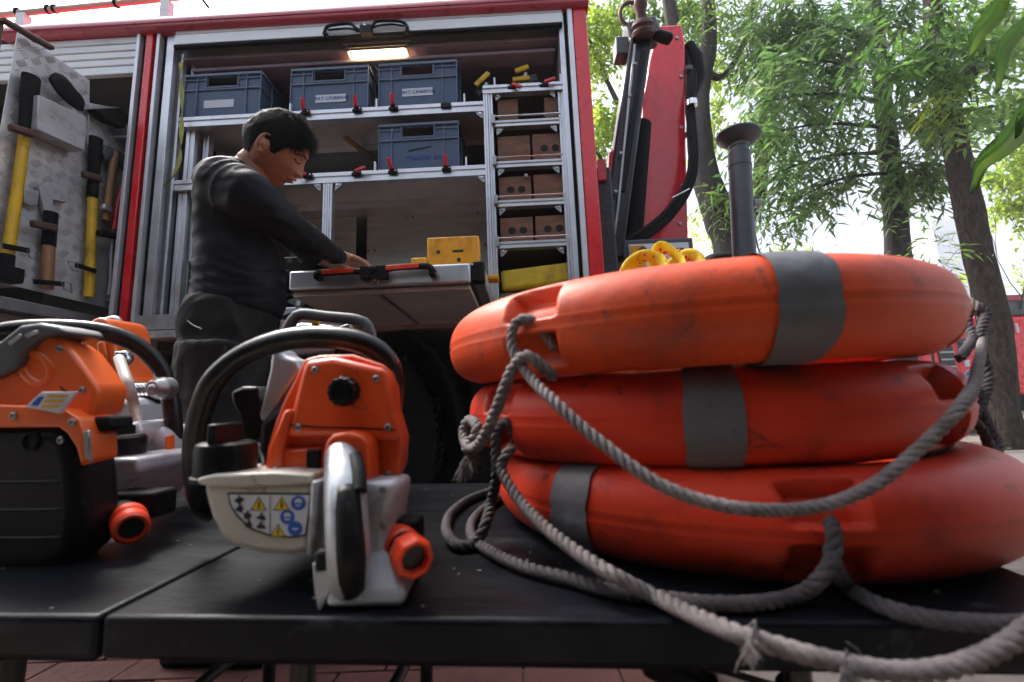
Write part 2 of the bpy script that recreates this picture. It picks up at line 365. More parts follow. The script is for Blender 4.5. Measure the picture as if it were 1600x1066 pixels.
# shutter handle: one bar with two finger loops
hd = MB()
def HP(px, py): return TU(px, py, -.045)
for pth in ([(506, 54), (509, 45), (516, 40), (546, 37), (556, 44), (567, 51)], [(637, 45), (634, 38), (622, 33), (590, 33), (583, 40), (577, 50)]):
    hd.tube(catmull([HP(*q) for q in pth], .01), .0085, 8)
for pth in ([(512, 47), (522, 46), (548, 45), (560, 50)], [(632, 41), (612, 38), (588, 41), (580, 47)]):
    hd.tube(catmull([HP(*q) for q in pth], .01), .0055, 8)
c = HP(572, 47); hd.box((c.x-.03, -.06, c.z-.022), (c.x+.03, -.024, c.z+.02))
c1 = HP(508, 52); hd.box((c1.x-.009, -.05, c1.z-.012), (c1.x+.009, -.022, c1.z+.012))
c2 = HP(636, 46); hd.box((c2.x-.009, -.05, c2.z-.012), (c2.x+.009, -.022, c2.z+.012))
ho = hd.build('shutter_handle', 'black', sh, bevel=.003, smooth=True)
MB().lathe((c.x-.002, -.06, c.z+.012), (0, -1, 0), [(.001, -.002), (.007, 0), (.007, .006), (.004, .009)]).build('lock_cylinder', 'chrome', sh, smooth=True)
# shelf profiles (aluminium extrusions with a groove) as parts
def profile(a, b2, w=.05, par=None, name='shelf_profile', v=0.0, horiz=True, dep=.04):
    """a, b2: (u, z) ends of the centre line"""
    par = par or T; mb = MB()
    dx = b2[0]-a[0]; dz = b2[1]-a[1]; L = math.hypot(dx, dz); ang = math.atan2(dz, dx)
    mt = Matrix.Translation((a[0], v, a[1])) @ Matrix.Rotation(-ang, 4, 'Y')
    g = w*.13
    pr = [(0, -w/2), (0, -g), (.006, -g), (.006, g), (0, g), (0, w/2), (dep, w/2), (dep, -w/2)]
    mb.prism([mt @ Vector((0, y, z)) for y, z in pr], (mt @ Vector((L, 0, 0)))-(mt @ Vector((0, 0, 0))))
    return mb.build(name, 'alu', par, bevel=.0015)
S1 = 2.118; S2 = 1.772
profile((-1.66, S1), (-.088, S1), .056); profile((-1.66, S2), (-.088, S2), .056)
for z in (S1, S2):
    MB().box((-1.66, .04, z+.012), (-.088, .92, z+.02)).build('shelf_panel', 'aluplate', T)
    MB().box((-1.66, .3, z-.028), (-.088, .33, z+.010)).build('shelf_brace', 'alu', T)
# diagonal underside stiffener, upper bay
MB().bar((-.86, .15, 2.085), (-.62, .80, 2.085), .03, .01).build('shelf_brace', 'handlewood', T)
# left upright frames
profile((-1.625, ZF), (-1.625, S2-.03), .045, name='upright_profile', v=.02); profile((-1.575, ZF+.35), (-1.575, S2-.03), .03, name='upright_profile', v=.05)
profile((-1.615, S2+.03), (-1.615, S1-.03), .045, name='upright_profile', v=.03); profile((-1.56, S2+.03), (-1.56, S1-.03), .03, name='upright_profile', v=.07)
# centre upright below shelf 2
profile((-.893, ZF+.02), (-.893, S2-.03), .022, name='upright_profile', v=.0); profile((-.869, ZF+.02), (-.869, S2-.03), .022, name='upright_profile', v=.0)
# cubby column
CU0, CU1 = -.078, .288
profile((CU0-.010, ZF+.02), (CU0-.010, 2.175), .022, name='upright_profile', v=-.012); profile((CU0+.014, ZF+.02), (CU0+.014, 2.175), .022, name='upright_profile', v=-.008)
profile((CU1, ZF+.02), (CU1, 2.175), .024, name='upright_profile', v=.0)
profile((CU0-.022, 2.20), (CU1+.012, 2.20), .046, v=-.012)
MB().box((CU0-.02, .03, 2.205), (CU1, .9, 2.215)).build('shelf_panel', 'inside', T)
rows = [2.012, 1.792, 1.588, 1.378]
for z in rows:
    profile((CU0+.027, z), (CU1-.012, z), .034, v=-.006)
    MB().box((CU0+.027, .034, z+.004), (CU1-.012, .6, z+.010)).build('shelf_panel', 'inside', T)
    MB().tube([(CU0+.02, -.018, z+.030), (CU1-.005, -.018, z+.030)], .0045, 8).build('retaining_rod', 'chrome', T, smooth=True)
    MB().box((CU0+.018, -.03, z-.012), (CU0+.036, -.008, z+.036)).build('rod_bracket', 'steel', T, bevel=.002)
MB().box((CU0+.0, .03, 1.05), (CU0+.006, .9, 2.19)).build('divider_panel', 'inside', T)
# small corner gussets with bolts
for (u, z, sx, sz) in [(-.105, S1-.045, -1, -1), (-.105, S2-.045, -1, -1), (-.845, S2-.045, 1, -1), (-.918, S2-.045, -1, -1)] + [(CU0+.04, z-.035, 1, -1) for z in [2.20]+rows] + [(CU1-.025, z-.035, -1, -1) for z in [2.20]+rows]:
    MB().prism([(u, .004, z+.018), (u+sx*.034, .004, z+.018), (u+sx*.030, .004, z+.004), (u+sx*.006, .004, z-.018), (u, .004, z-.018)], (0, .012, 0)).build('corner_bracket', 'steel', T)
    MB().lathe((u+sx*.012, .004, z+.006), (0, -1, 0), [(.005, 0), (.005, .004), (.002, .005)], 8).build('bolt', 'chrome', T)
# red toggle clips with black bases; stop pins
def clip(px, py, ang, z, open_=0):
    p = TU(px, py, -.016); u = p.x
    root = MB().box((u-.022, -.018, z-.013), (u+.022, .0, z+.013)).build('clip_base', 'black', T, bevel=.003)
    a = math.radians(ang); d = Vector((math.cos(a), -.25, math.sin(a))).normalized()
    mb = MB(); c = Vector((u, -.026, z+.004)); mb.bar(c, c+d*.058, .019, .014, up=(0, -1, 0)); mb.build('toggle', 'redclip', root, bevel=.005)
    for sx in (-.016, .016): MB().lathe((u+sx, -.018, z), (0, -1, 0), [(.004, 0), (.004, .003), (.001, .004)], 8).build('bolt', 'chrome', root)
for px, py, ang in ((476, 172, 95), (557, 167, 92), (614, 161, 90)): clip(px, py, ang, S1+.010)
for px, py, ang in ((480, 270, 200), (556, 266, 8), (613, 263, 105), (697, 258, 92)): clip(px, py, ang, S2+.010)
for px, py, ang in ((800, 133, -35), (850, 131, 6)): clip(px, py, ang, 2.208)
uu = TU(697, 158, 0).x; MB().box((uu-.026, -.012, S1-.006), (uu+.026, .0, S1+.022)).build('clip_base', 'black', T, bevel=.003)
for px, z in ((454, S1), (588, S1), (725, S1), (586, S2), (727, S2), (773, 2.20), (877, 2.20)):
    uu = TU(px, 200 if z == S2 else 140, 0).x; MB().box((uu-.004, .002, z+.024), (uu+.004, .02, z+.075)).build('stop_pin', 'aluw', T)
# lower back plates with rail and post
MB().box((-.85, .50, 1.40), (-.085, .51, 1.80)).build('lining_plate', 'aluplate', T)
MB().box((-.85, .50, 1.10), (-.085, .51, 1.375)).build('lining_plate', 'aluplate', T)
MB().box((-1.55, .48, 1.10), (-.91, .49, 1.78)).build('lining_plate', 'aluplate', T)
MB().box((-.86, .44, 1.375), (-.085, .50, 1.405)).build('cross_rail', 'steel', T, bevel=.004)
MB().box((-.86, .46, 1.17), (-.085, .50, 1.195)).build('cross_rail', 'steel', T, bevel=.004)
p = TU(602, 390, .42); MB().box((p.x-.019, .40, 1.10), (p.x+.019, .435, 1.374)).build('mid_post', 'greyp', T, bevel=.003)
for (px, py) in ((635, 340), (645, 339), (536, 346), (746, 333), (575, 392), (585, 391), (758, 382)):
    q = TU(px, py, .497); MB().lathe((q.x, .4995, q.z), (0, -1, 0), [(.0055, -.001), (.0055, .0015), (.001, .0018)], 8).build('rivet_hole', 'dark', T)
MB().box((-1.695, .031, 2.517), (.298, .35, 2.655)).build('dark_filler', 'inside', T)  # dark filler box added so the gap above the lamp reads dark
# lamp
la, lb = TU(546, 78, .05), TU(634, 76, .05)
lz = (la.z+lb.z)/2
lh = MB().box((la.x-.03, .03, lz+.016), (lb.x+.03, .12, lz+.030)).build('ceiling_lamp', 'lampb', T, bevel=.004)
MB().prism([(la.x, .035, lz-.022), (la.x, .035, lz+.016), (la.x, .11, lz+.016), (la.x, .10, lz-.022)], (lb.x-la.x, 0, 0)).build('lens', 'lamp', lh, bevel=.006)
for ux in (la.x-.012, lb.x+.004): MB().box((ux, .03, lz-.024), (ux+.010, .112, lz+.016)).build('end_cap', 'lampb', lh, bevel=.003)
MB().tube(catmull([TU(587, 88, .10), TU(590, 97, .09), TU(586, 104, .09), TU(592, 112, .09), TU(589, 118, .10)], .005), .002, 6).build('lamp_cable', 'paper', lh, smooth=True)
# green case and dark objects low on the near side of the locker
MB().box((-1.60, .1, 1.13), (-1.34, .5, 1.36)).build('storage_box', 'green', T, bevel=.01)
MB().box((-1.56, .12, 1.40), (-1.30, .5, 1.62)).build('storage_box', 'brown', T, bevel=.02)
MB().box((-1.52, .2, 1.81), (-1.36, .6, 1.99)).build('storage_box', 'brown', T, bevel=.02)
# olive strap hanging along the jamb
sp = [TU(282, 98, -.03), TU(284, 160, -.03), TU(283, 215, -.035), TU(280, 250, -.04), TU(270, 275, -.04), TU(256, 291, -.03)]
b = MB(); pts = catmull(sp, .02)
b.loft([[p+Vector((-.012*math.cos(i*.35), .003*math.sin(i*.35), 0)), p+Vector((.012*math.cos(i*.35), -.003*math.sin(i*.35), 0)), p+Vector((.012*math.cos(i*.35), .003, 0)), p+Vector((-.012*math.cos(i*.35), .004, 0))] for i, p in enumerate(pts)])
b.build('hanging_strap', 'strap', T)
# slide-out tray
ty0 = -.60
A = TU(452, 432, ty0); B = TU(735, 424, ty0)
tzT = (TU(600, 418, ty0).z); tzB = tzT-.086
print('tray', A, B, tzT)
tr = MB().box((A.x, ty0, tzT-.006), (B.x+.01, .30, tzT)).build('slide_out_tray', 'aluplate', T)
MB().box((A.x, ty0-.004, tzB+.018), (B.x, ty0+.02, tzT+.002)).build('front_panel', 'alu', tr, bevel=.008)
MB().box((A.x+.004, ty0+.02, tzB), (B.x-.004, .30, tzB+.018)).build('bottom_panel', 'aluplate', tr, bevel=.004)
for ux, w_ in ((A.x-.040, .036), (B.x+.006, .040)):
    MB().box((ux, ty0+.03, tzB+.028), (ux+w_, .35, tzB+.09)).build('side_runner', 'alu', tr, bevel=.006)
    MB().box((ux-.002, ty0+.004, tzB+.022), (ux+w_+.002, ty0+.05, tzB+.096)).build('runner_cap', 'black', tr, bevel=.006)
MB().bar(((A.x+B.x)/2, ty0+.03, tzB-.002), ((A.x+B.x)/2+.02, .28, tzB-.002), .012, .006).build('bottom_rib', 'steel', tr)
q = TU(586, 438, ty0-.01); MB().box((q.x-.012, ty0-.016, q.z-.016), (q.x+.012, ty0-.003, q.z+.018)).build('latch_plate', 'steel', tr, bevel=.002)
MB().lathe((q.x, ty0-.016, q.z), (0, -1, 0), [(.007, 0), (.007, .004), (.003, .006)], 10).build('bolt', 'chrome', tr)
hb = MB(); vv = ty0-.03
def hp(px, py): return TU(px, py, vv)
hb.tube(catmull([hp(494, 432), hp(498, 427), hp(520, 426), hp(555, 424), hp(568, 427), hp(586, 428), hp(600, 422), hp(620, 418), hp(660, 416), hp(672, 418), hp(677, 426)], .01), .012, 10)
q = hp(584, 425); hb.box((q.x-.045, vv-.012, q.z-.022), (q.x+.045, ty0-.004, q.z+.018))
for e in (hp(496, 431), hp(675, 425)): hb.box((e.x-.010, vv-.008, e.z-.012), (e.x+.010, ty0-.004, e.z+.012))
hb.build('tray_handle', 'black', tr, bevel=.004, smooth=True)
MB().lathe((q.x, vv-.012, q.z+.004), (0, -1, 0), [(.014, 0), (.014, .006), (.010, .009), (.002, .009)], 18).build('latch_button', 'black', tr, smooth=True)
for (x0, y0, x1, y1) in ((505, 427, 554, 424), (604, 421, 655, 417)):
    a_, b_ = hp(x0, y0), hp(x1, y1); MB().bar(a_+Vector((0, -.010, .001)), b_+Vector((0, -.010, .001)), .008, .016, up=(0, 0, 1)).build('reflector', 'coupling', tr, bevel=.002)
# chassis, wheel and dark underbody
MB().box((-3.4, .25, .45), (.40, 2.2, .93)).build('underbody', 'dark', T)
MB().box((-3.4, .12, .90), (-1.75, .35, 1.0)).build('side_skirt', 'steel', T)
MB().box((-.22, .14, .20), (.40, 1.9, .96)).build('toolbox', 'dark', T, bevel=.01); MB().box((-2.0, .20, .22), (-1.45, 1.9, .93)).build('fuel_tank', 'dark', T, bevel=.02); MB().box((-1.44, .5, .16), (-.24, .56, .93)).build('dark_backing', 'dark', T)  # toolbox lowered, tank and inner sheet added to blacken the space underneath
def wheel(u, z, r, v, par):
    prof = [(r*.56, 0), (r*.62, -.015), (r*.80, -.03), (r*.93, -.022), (r, .01), (r, .26), (r*.93, .29), (r*.6, .27)]
    wob = MB().lathe((u, v, z), (0, 1, 0), prof, 64).build('wheel', 'dark', par, smooth=True)
    MB().lathe((u, v+.03, z), (0, 1, 0), [(r*.56, -.03), (r*.54, -.02), (r*.50, .04), (r*.30, .06), (r*.28, .0), (r*.12, -.01), (r*.001, -.01)], 40).build('rim', 'steel', wob, smooth=True)
    for k in range(8):
        a = k*math.pi/4; MB().lathe((u+r*.4*math.cos(a), v+.07, z+r*.4*math.sin(a)), (0, -1, 0), [(.018, 0), (.018, .03), (.008, .034)], 6).build('wheel_nut', 'steel', wob)
    t = MB()
    for k in range(72):
        a = k*2*math.pi/72; ca, sa = math.cos(a), math.sin(a)
        for (v0, v1, s) in ((.02, .12, 1), (.15, .25, -1)):
            c0 = Vector((u+(r+.004)*ca, v+v0, z+(r+.004)*sa)); a2 = a+.03*s; c1 = Vector((u+(r+.004)*math.cos(a2), v+v1, z+(r+.004)*math.sin(a2)))
            t.bar(c0, c1, .022, .012, up=(ca, 0, sa))
    t.build('tread', 'dark', wob)
wheel(-.86, .50, .50, .02, T); wheel(-2.6, .5, .5, .02, T); wheel(-.86, .50, .50, 1.9, T)
MB().loft([[(-.86+rr*math.cos(a), vv_, .5+rr*math.sin(a)) for rr, vv_ in ((.60, -.01), (.62, -.01), (.62, .3), (.60, .3))] for a in [math.pi*k/24 for k in range(25)]]).build('mudguard', 'black', T, smooth=True)
# strip of black ribbed rubber beside the end wall
MB().box((.45, .08, 1.0), (.53, .30, 1.80)).build('rubber_buffer', mat('speckled_rubber', (.03, .03, .035), .6, var=.9, vscale=120), T, bevel=.01)
MB().box((.46, .06, 1.72), (.50, .08, 1.83)).build('red_tab', 'redclip', T)
# roof pole with lashings
rp = MB().tube([TU(-60, 30, .05), TU(120, 12, .05), TU(300, -6, .05)], .017, 10).build('roof_pole', 'cream', T, smooth=True)
for px in (28, 76, 86, 182):
    q = TU(px, 22-(px*.09), .05); MB().tube([q+Vector((-.006, 0, -.0)), q+Vector((.006, 0, 0))], .024, 10).build('lashing', 'dark', rp)
for px in (38, 262):
    q = TU(px, 24-(px*.09), .05); MB().box((q.x-.025, .03, 2.70), (q.x+.025, .07, q.z-.015)).build('pole_bracket', 'slat', rp)
MB().tube([TU(312, -6, .2), TU(326, 12, .2)], .008, 8).build('roof_cable', 'dark', T)
MB().box((-1.50, .15, 2.70), (-1.3, .3, 2.78)).build('roof_fitting', 'steel', T, bevel=.01)

# ---- left locker: interior and swung-out tread-plate tool board
MB().box((-3.3, .98, 1.0), (-1.86, 1.0, 2.6)).build('back_panel', 'inside', T); MB().box((-3.3, .04, 2.60), (-1.86, .98, 2.62)).build('ceiling_panel', 'inside', T); MB().box((-3.3, .04, 1.0), (-1.86, .98, 1.03)).build('floor_panel', 'inside', T); MB().box((-3.32, .04, 1.0), (-3.3, .98, 2.6)).build('side_panel', 'inside', T)
for i, (z0_, z1_, mm) in enumerate(((2.30, 2.345, 'brown'), (2.235, 2.29, 'beam'), (2.175, 2.23, 'beam'), (2.12, 2.17, 'brown'))):
    MB().box((-3.2, .30+.02*i, z0_), (-1.90, .34+.02*i, z1_)).build('coiled_slat', mm, T, bevel=.003)
MB().box((-3.2, .05, 2.085), (-1.90, .5, 2.095)).build('shelf_panel', 'aluw', T)
MB().box((-3.2, .50, 1.45), (-1.90, .52, 2.08)).build('lining_plate', 'brown', T)
q = TU(207, 260, .3)
MB().box((q.x-.06, .30, 1.35), (q.x+.05, .34, 1.98)).build('inner_door', 'crateedge', T, bevel=.005)
# tool board frame: X along the board (away from the camera), -Y towards the viewer's side, Z up
BA = Vector((.147, 1, 0)).normalized(); BN = Vector((BA.y, -BA.x, 0)); BO = t2w((-2.05, 0, 0))
BM = Matrix.Identity(4)
for i in range(3): BM[i][0] = BA[i]; BM[i][1] = -BN[i]; BM[i][2] = (0, 0, 1)[i]; BM[i][3] = BO[i]
def BP(px, py, off=0.0):
    d = ray(px, py); t = ((BO+BN*off-CP).dot(BN))/d.dot(BN); q = CP+d*t-BO
    return Vector((q.dot(BA), -off, q.z))
bd = thing('tool_board', '', ''); del bd['label'], bd['category']
bd.parent = T; bd.matrix_parent_inverse = Matrix.Identity(4); bd.matrix_basis = TMAT.inverted() @ BM
tl0 = BP(34, 50); tr0 = BP(140, 124); bl0 = BP(-20, 440); br0 = BP(205, 490)
poly = [BP(28, 50), BP(140, 126), BP(140, 164), BP(214, 196), BP(205, 490), BP(-40, 432)]
MB().prism(poly, (0, .004, 0)).build('plate', 'diamond', bd)
# raised tread bars on the plate
def inpoly(x, z):
    c = False; n = len(poly)
    for i in range(n):
        a, b_ = poly[i], poly[i-1]
        if (a.z > z) != (b_.z > z) and x < (b_.x-a.x)*(z-a.z)/(b_.z-a.z)+a.x: c = not c
    return c
tb_ = MB(); xs = [p.x for p in poly]; zs = [p.z for p in poly]; sp_ = .052
ni = int((max(xs)-min(xs))/sp_)+1; nj = int((max(zs)-min(zs))/sp_)+1
for i in range(ni):
    for j in range(nj):
        cx = min(xs)+i*sp_; cz = min(zs)+j*sp_; s = 1 if (i+j) % 2 else -1
        if not inpoly(cx, cz) or not inpoly(cx+.02, cz+.02) or not inpoly(cx-.02, cz-.02): continue
        d = Vector((.7071, 0, .7071*s)); n_ = Vector((-.7071*s, 0, .7071))
        for k in range(5):
            c = Vector((cx, 0, cz))+n_*(k-2)*.0092; L = .0190-.001*abs(k-2); w_ = .0027
            tb_.add([c-d*L, c+n_*w_, c+d*L, c-n_*w_, c-d*L*.5+Vector((0, -.0045, 0)), c+d*L*.5+Vector((0, -.0045, 0))],
                    [(0, 4, 1), (1, 4, 5), (1, 5, 2), (2, 5, 3), (3, 5, 4), (3, 4, 0)])
tb_.build('raised_tread', 'diamond', bd, kind='stuff')
# board frame: rusty near upright, bottom channel
a, b_ = BP(8, 36, .03), BP(-16, 460, .03)
MB().box((a.x-.05, -.03, 1.12), (a.x+.0, .04, a.z)).build('edge_upright', 'rust', bd, bevel=.006)
MB().bar(BP(2, 30, .04), BP(82, 76, .04), .03, .02).build('top_hook', 'rust', bd, bevel=.005)
b0 = BP(0, 455, .04).z
MB().box((-.62, -.055, b0-.075), (.36, .02, b0-.02)).build('bottom_channel', 'steel', bd, bevel=.006)
MB().box((-.62, -.03, b0-.19), (.36, .02, b0-.08)).build('bottom_channel', 'brown', bd, bevel=.006)
MB().box((-.62, -.09, b0-.215), (.36, -.02, b0-.19)).build('bottom_channel', 'steel', bd, bevel=.006)

def btool(name, label, cat, group=None): return thing(name, label, cat, mtx=BM.copy(), group=group)
def stick(par, name, m_, pts, rad, off=.03, flat=.8, n=12):
    P = [BP(x, y, off) for x, y in pts]; rad = [r_*.76 for r_ in rad]; return MB().tube(P, rad, n, flat=flat, up=(0, 1, 0)).build(name, m_, par, smooth=True)
# 1 long yellow-handled sledge with black sleeve
t = btool('sledgehammer', 'long yellow-handled sledgehammer with black rubber sleeve clamped near the board edge', 'sledgehammer', 'yellow-handled striking tools')
stick(t, 'sleeve', 'dark', [(49, 120), (46, 150), (42, 185), (39, 205)], [.045, .044, .036, .033], .04)
stick(t, 'handle', 'yellow', [(40, 200), (28, 290), (12, 400), (10, 406)], [.027, .028, .030, .030], .035)
stick(t, 'collar', 'dark', [(12, 398), (8, 432)], [.034, .036], .035)
a = BP(8, 420, .04); MB().box((a.x-.09, -.075, a.z-.055), (a.x+.05, -.01, a.z+.01)).build('head', 'dark', t, bevel=.008)
# 2 second yellow tool
t2 = btool('crash_axe', 'yellow-handled striking tool with black ribbed grip, second along the tread plate', 'axe', 'yellow-handled striking tools')
stick(t2, 'sleeve', 'dark', [(150, 216), (148, 250), (146, 285), (144, 308)], [.040, .038, .033, .034], .04)
stick(t2, 'handle', 'yellow', [(145, 304), (142, 380), (139, 464)], [.029, .029, .030], .035)
# 3 short hammer with orange-brown handle
t3 = btool('hand_axe', 'short hatchet with orange-brown lacquered handle and black throat', 'hatchet')
stick(t3, 'throat', 'dark', [(80, 332), (76, 385)], [.036, .036], .035)
stick(t3, 'handle', 'handlewood', [(76, 384), (74, 440), (74, 452)], [.033, .034, .030], .035)
a = [BP(*q, .03) for q in ((61, 292), (74, 283), (109, 294), (104, 317), (84, 312), (80, 333), (70, 333), (64, 306))]
MB().prism(a, (0, .02, 0)).build('blade', 'white', t3, bevel=.003)
MB().prism([BP(*q, .03) for q in ((38, 296), (62, 298), (60, 320), (48, 322), (38, 316))], (0, .03, 0)).build('blade_guard', 'silver', t3, bevel=.003)
# 4 wooden hammer
t4 = btool('claw_hammer', 'wooden-handled hammer hanging head up behind the yellow tools', 'hammer')
stick(t4, 'handle', 'handlewood', [(180, 238), (172, 290), (166, 345)], [.026, .024, .028], .05)
MB().prism([BP(*q, .06) for q in ((160, 236), (166, 226), (190, 238), (203, 246), (202, 266), (190, 254), (176, 246), (165, 250))], (0, .04, 0)).build('hammer_head', 'greyp', t4, bevel=.004)
# 5 bolt cutters with red grips
t5 = btool('bolt_cutter', 'bolt cutter with red ribbed grips and grey jaws', 'bolt cutter')
stick(t5, 'grip', 'redclip', [(191, 297), (184, 325), (179, 360)], [.022, .021, .022], .06)
stick(t5, 'arm', 'steel', [(177, 362), (175, 400), (174, 440), (172, 462)], [.014, .022, .024, .03], .05)
stick(t5, 'grip', 'redclip', [(213, 312), (209, 345), (207, 376)], [.02, .02, .02], .05)
stick(t5, 'arm', 'steel', [(207, 376), (198, 415), (192, 434)], [.009, .008, .008], .05)
MB().prism([BP(*q, .06) for q in ((176, 462), (186, 436), (196, 440), (188, 462), (178, 472), (170, 470))], (0, .03, 0)).build('jaw', 'steel', t5, bevel=.003)
# 6 steel holder with black gloves
t6 = bd
a, b_, c, d = BP(60, 148, .09), BP(135, 182, .09), BP(133, 236, .09), BP(58, 202, .09)
MB().prism([a, b_, c, d], (0, .085, 0)).build('steel_pocket', 'white', bd, bevel=.004)
t7 = btool('glove', 'crumpled black leather glove stuffed in the steel pocket', 'glove')
mb = MB()
P = [BP(*q, .06) for q in ((78, 116), (92, 130), (106, 148), (120, 158), (133, 168))]
mb.tube(P, [.03, .052, .050, .045, .035], 12, flat=.45, up=(0, 1, 0)); o = mb.build('leather', 'dark', t7, smooth=True, sub=1)
for v_ in o.data.vertices: v_.co += Vector((mnoise.noise(v_.co*25), mnoise.noise(v_.co*25+Vector((9, 0, 0))), mnoise.noise(v_.co*25+Vector((0, 9, 0)))))*.018
t8 = btool('duct_nozzle', 'pale folded sheet scoop tucked behind the steel pocket', 'scoop')
MB().prism([BP(*q, .05) for q in ((141, 161), (168, 166), (186, 168), (188, 180), (170, 184), (140, 170))], (0, .05, 0)).build('sheet', 'silver', t8, bevel=.003)
MB().prism([BP(*q, .07) for q in ((146, 170), (190, 168), (206, 186), (196, 200), (170, 190))], (0, .05, 0)).build('dark_bag', 'dark', t8, bevel=.006)
# clamps on the board: reddish rubber tool clips and black straps with wire buckles
for (x0, y0, x1, y1, m_) in ((14, 198, 52, 210, 'rust'), (49, 349, 88, 357, 'rust'), (129, 272, 158, 280, 'rust'), (158, 322, 174, 330, 'silver'), (153, 364, 186, 370, 'dark'), (190, 380, 208, 384, 'dark')):
    a, b_ = BP(x0, y0, .07), BP(x1, y1, .07); cb = MB().bar(a, b_, .03, .032, up=(0, 0, 1)).build('tool_clip', m_, bd, bevel=.008)
    cb['kind'] = 'thing' if False else None; del cb['kind']
def buckle(x0, y0, x1, y1, bx, by):
    a, b_ = BP(x0, y0, .065), BP(x1, y1, .065); s_ = MB().bar(a, b_, .010, .022, up=(0, 0, 1)).build('strap', 'dark', bd, bevel=.003)
    c = [BP(bx-8, by-8, .07), BP(bx+7, by-5, .07), BP(bx+8, by+9, .07), BP(bx-4, by+4, .07)]
    MB().tube(c, .003, 6, closed=True).build('wire_buckle', 'steel', s_, smooth=True)
buckle(4, 384, 46, 392, 50, 398); buckle(118, 414, 150, 424, 114, 416); buckle(52, 440, 100, 444, 104, 448)
MB().tube([BP(139, 165, .02), BP(139, 200, .03), BP(137, 226, .03)], .002, 6).build('steel_wire', 'steel', bd, smooth=True)

# ------------------------------------------------------------------ crates on the shelves
def make_crate(label, note=None, paper=True):
    W_, D_, H_ = .408, .56, .255
    t = thing('storage_crate', label, 'crate', group='blue stacking crates on the locker shelves'); t.parent = None
    b = MB(); th = .006
    # open-topped body, front face at y=0; window cut in the front for the hand hole
    x0, x1 = .004, W_-.004
    hx0, hx1, hz0, hz1 = .122, .278, H_-.066, H_-.020
    for (a, c) in (((x0, 0, 0), (hx0, th, H_)), ((hx1, 0, 0), (x1, th, H_)), ((hx0, 0, 0), (hx1, th, hz0)), ((hx0, 0, hz1), (hx1, th, H_))): b.box(a, c)
    b.box((x0, D_-th, 0), (x1, D_, H_)); b.box((x0, th, 0), (x0+th, D_-th, H_)); b.box((x1-th, th, 0), (x1, D_-th, H_)); b.box((x0+th, th, 0), (x1-th, D_-th, th))
    b.build('shell', 'crate', t)
    r = MB(); p = .010
    r.box((0, -p, H_-.012), (W_, -.0004, H_+.001)); r.box((0, -p*.7, H_-.092), (W_, -.0004, H_-.086)); r.box((.012, -p*.5, .0), (W_-.012, -.0004, .006))
    r.box((0, -p*.6, H_-.034), (hx0-.01, -.0004, H_-.030)); r.box((hx1+.01, -p*.6, H_-.034), (W_, -.0004, H_-.030))
    for x in (0, .066, .330, W_-.004): r.box((x, -p*.8, .006), (x+.004, -.0006, H_-.012))
    for x in (hx0-.01, hx1+.006): r.box((x, -p*.8, H_-.082), (x+.004, -.0006, H_-.012))
    r.box((hx0-.006, -p*.8, H_-.082), (hx1+.006, -.0006, H_-.078))
    for y in (.1, .25, .4): r.box((W_-.0036, y, .006), (W_+.004, y+.004, H_-.012))
    r.box((W_-.0036, 0, H_-.012), (W_+.006, D_, H_)); r.box((W_-.0036, 0, H_-.092), (W_+.004, D_, H_-.086))
    r.build('ribs', 'crateedge', t)
    return t
def place_crate(px, z, label, writing, dy=.03):
    t = make_crate(label); p = TU(px, 130 if z > 2 else 210, dy)
    t.matrix_world = TMAT @ Matrix.Translation((p.x, dy, z)) @ Matrix.Rotation(random.uniform(-.01, .01), 4, 'Z')
    if writing is not None and writing != 'bag':
        x0, z0_ = writing[1]
        pp = MB().box((x0, -.0022, z0_), (x0+.158, -.001, z0_+.044)).build('paper_label', 'paper', t)
        if writing[0]: text(writing[0], .027, 'handwriting', 'ink', pp, (x0+.079, -.0026, z0_+.022), shear=.2)
    if writing == 'bag':
        text('TRAUMA BAG', .034, 'handwriting', 'ink', t, (.238, -.0014, .068), shear=.1)
        b = MB(); pts = [Vector((.15+.0012*k, -.0012, .108+.005*math.sin(k*1.3)+.0002*k)) for k in range(100)]; b.tube(pts, .0014, 4); b.build('scribble', 'stickk', t)
    return t
place_crate(290, S1+.030, 'blue-grey crate with a blank torn paper strip, on the top shelf nearest the red post', ('', (.108, .062)))
place_crate(455, S1+.030, 'blue-grey crate marked MAT CRIBBING with lamp light in its hand hole', ('MAT CRIBBING', (.132, .058)))
place_crate(592, S1+.030, 'blue-grey crate marked MAT CRIBBING directly under and beyond the lit lamp', ('MAT CRIBBING', (.122, .066)))
place_crate(592, S2+.030, 'blue-grey crate with TRAUMA BAG written on it, alone on the middle shelf', 'bag')
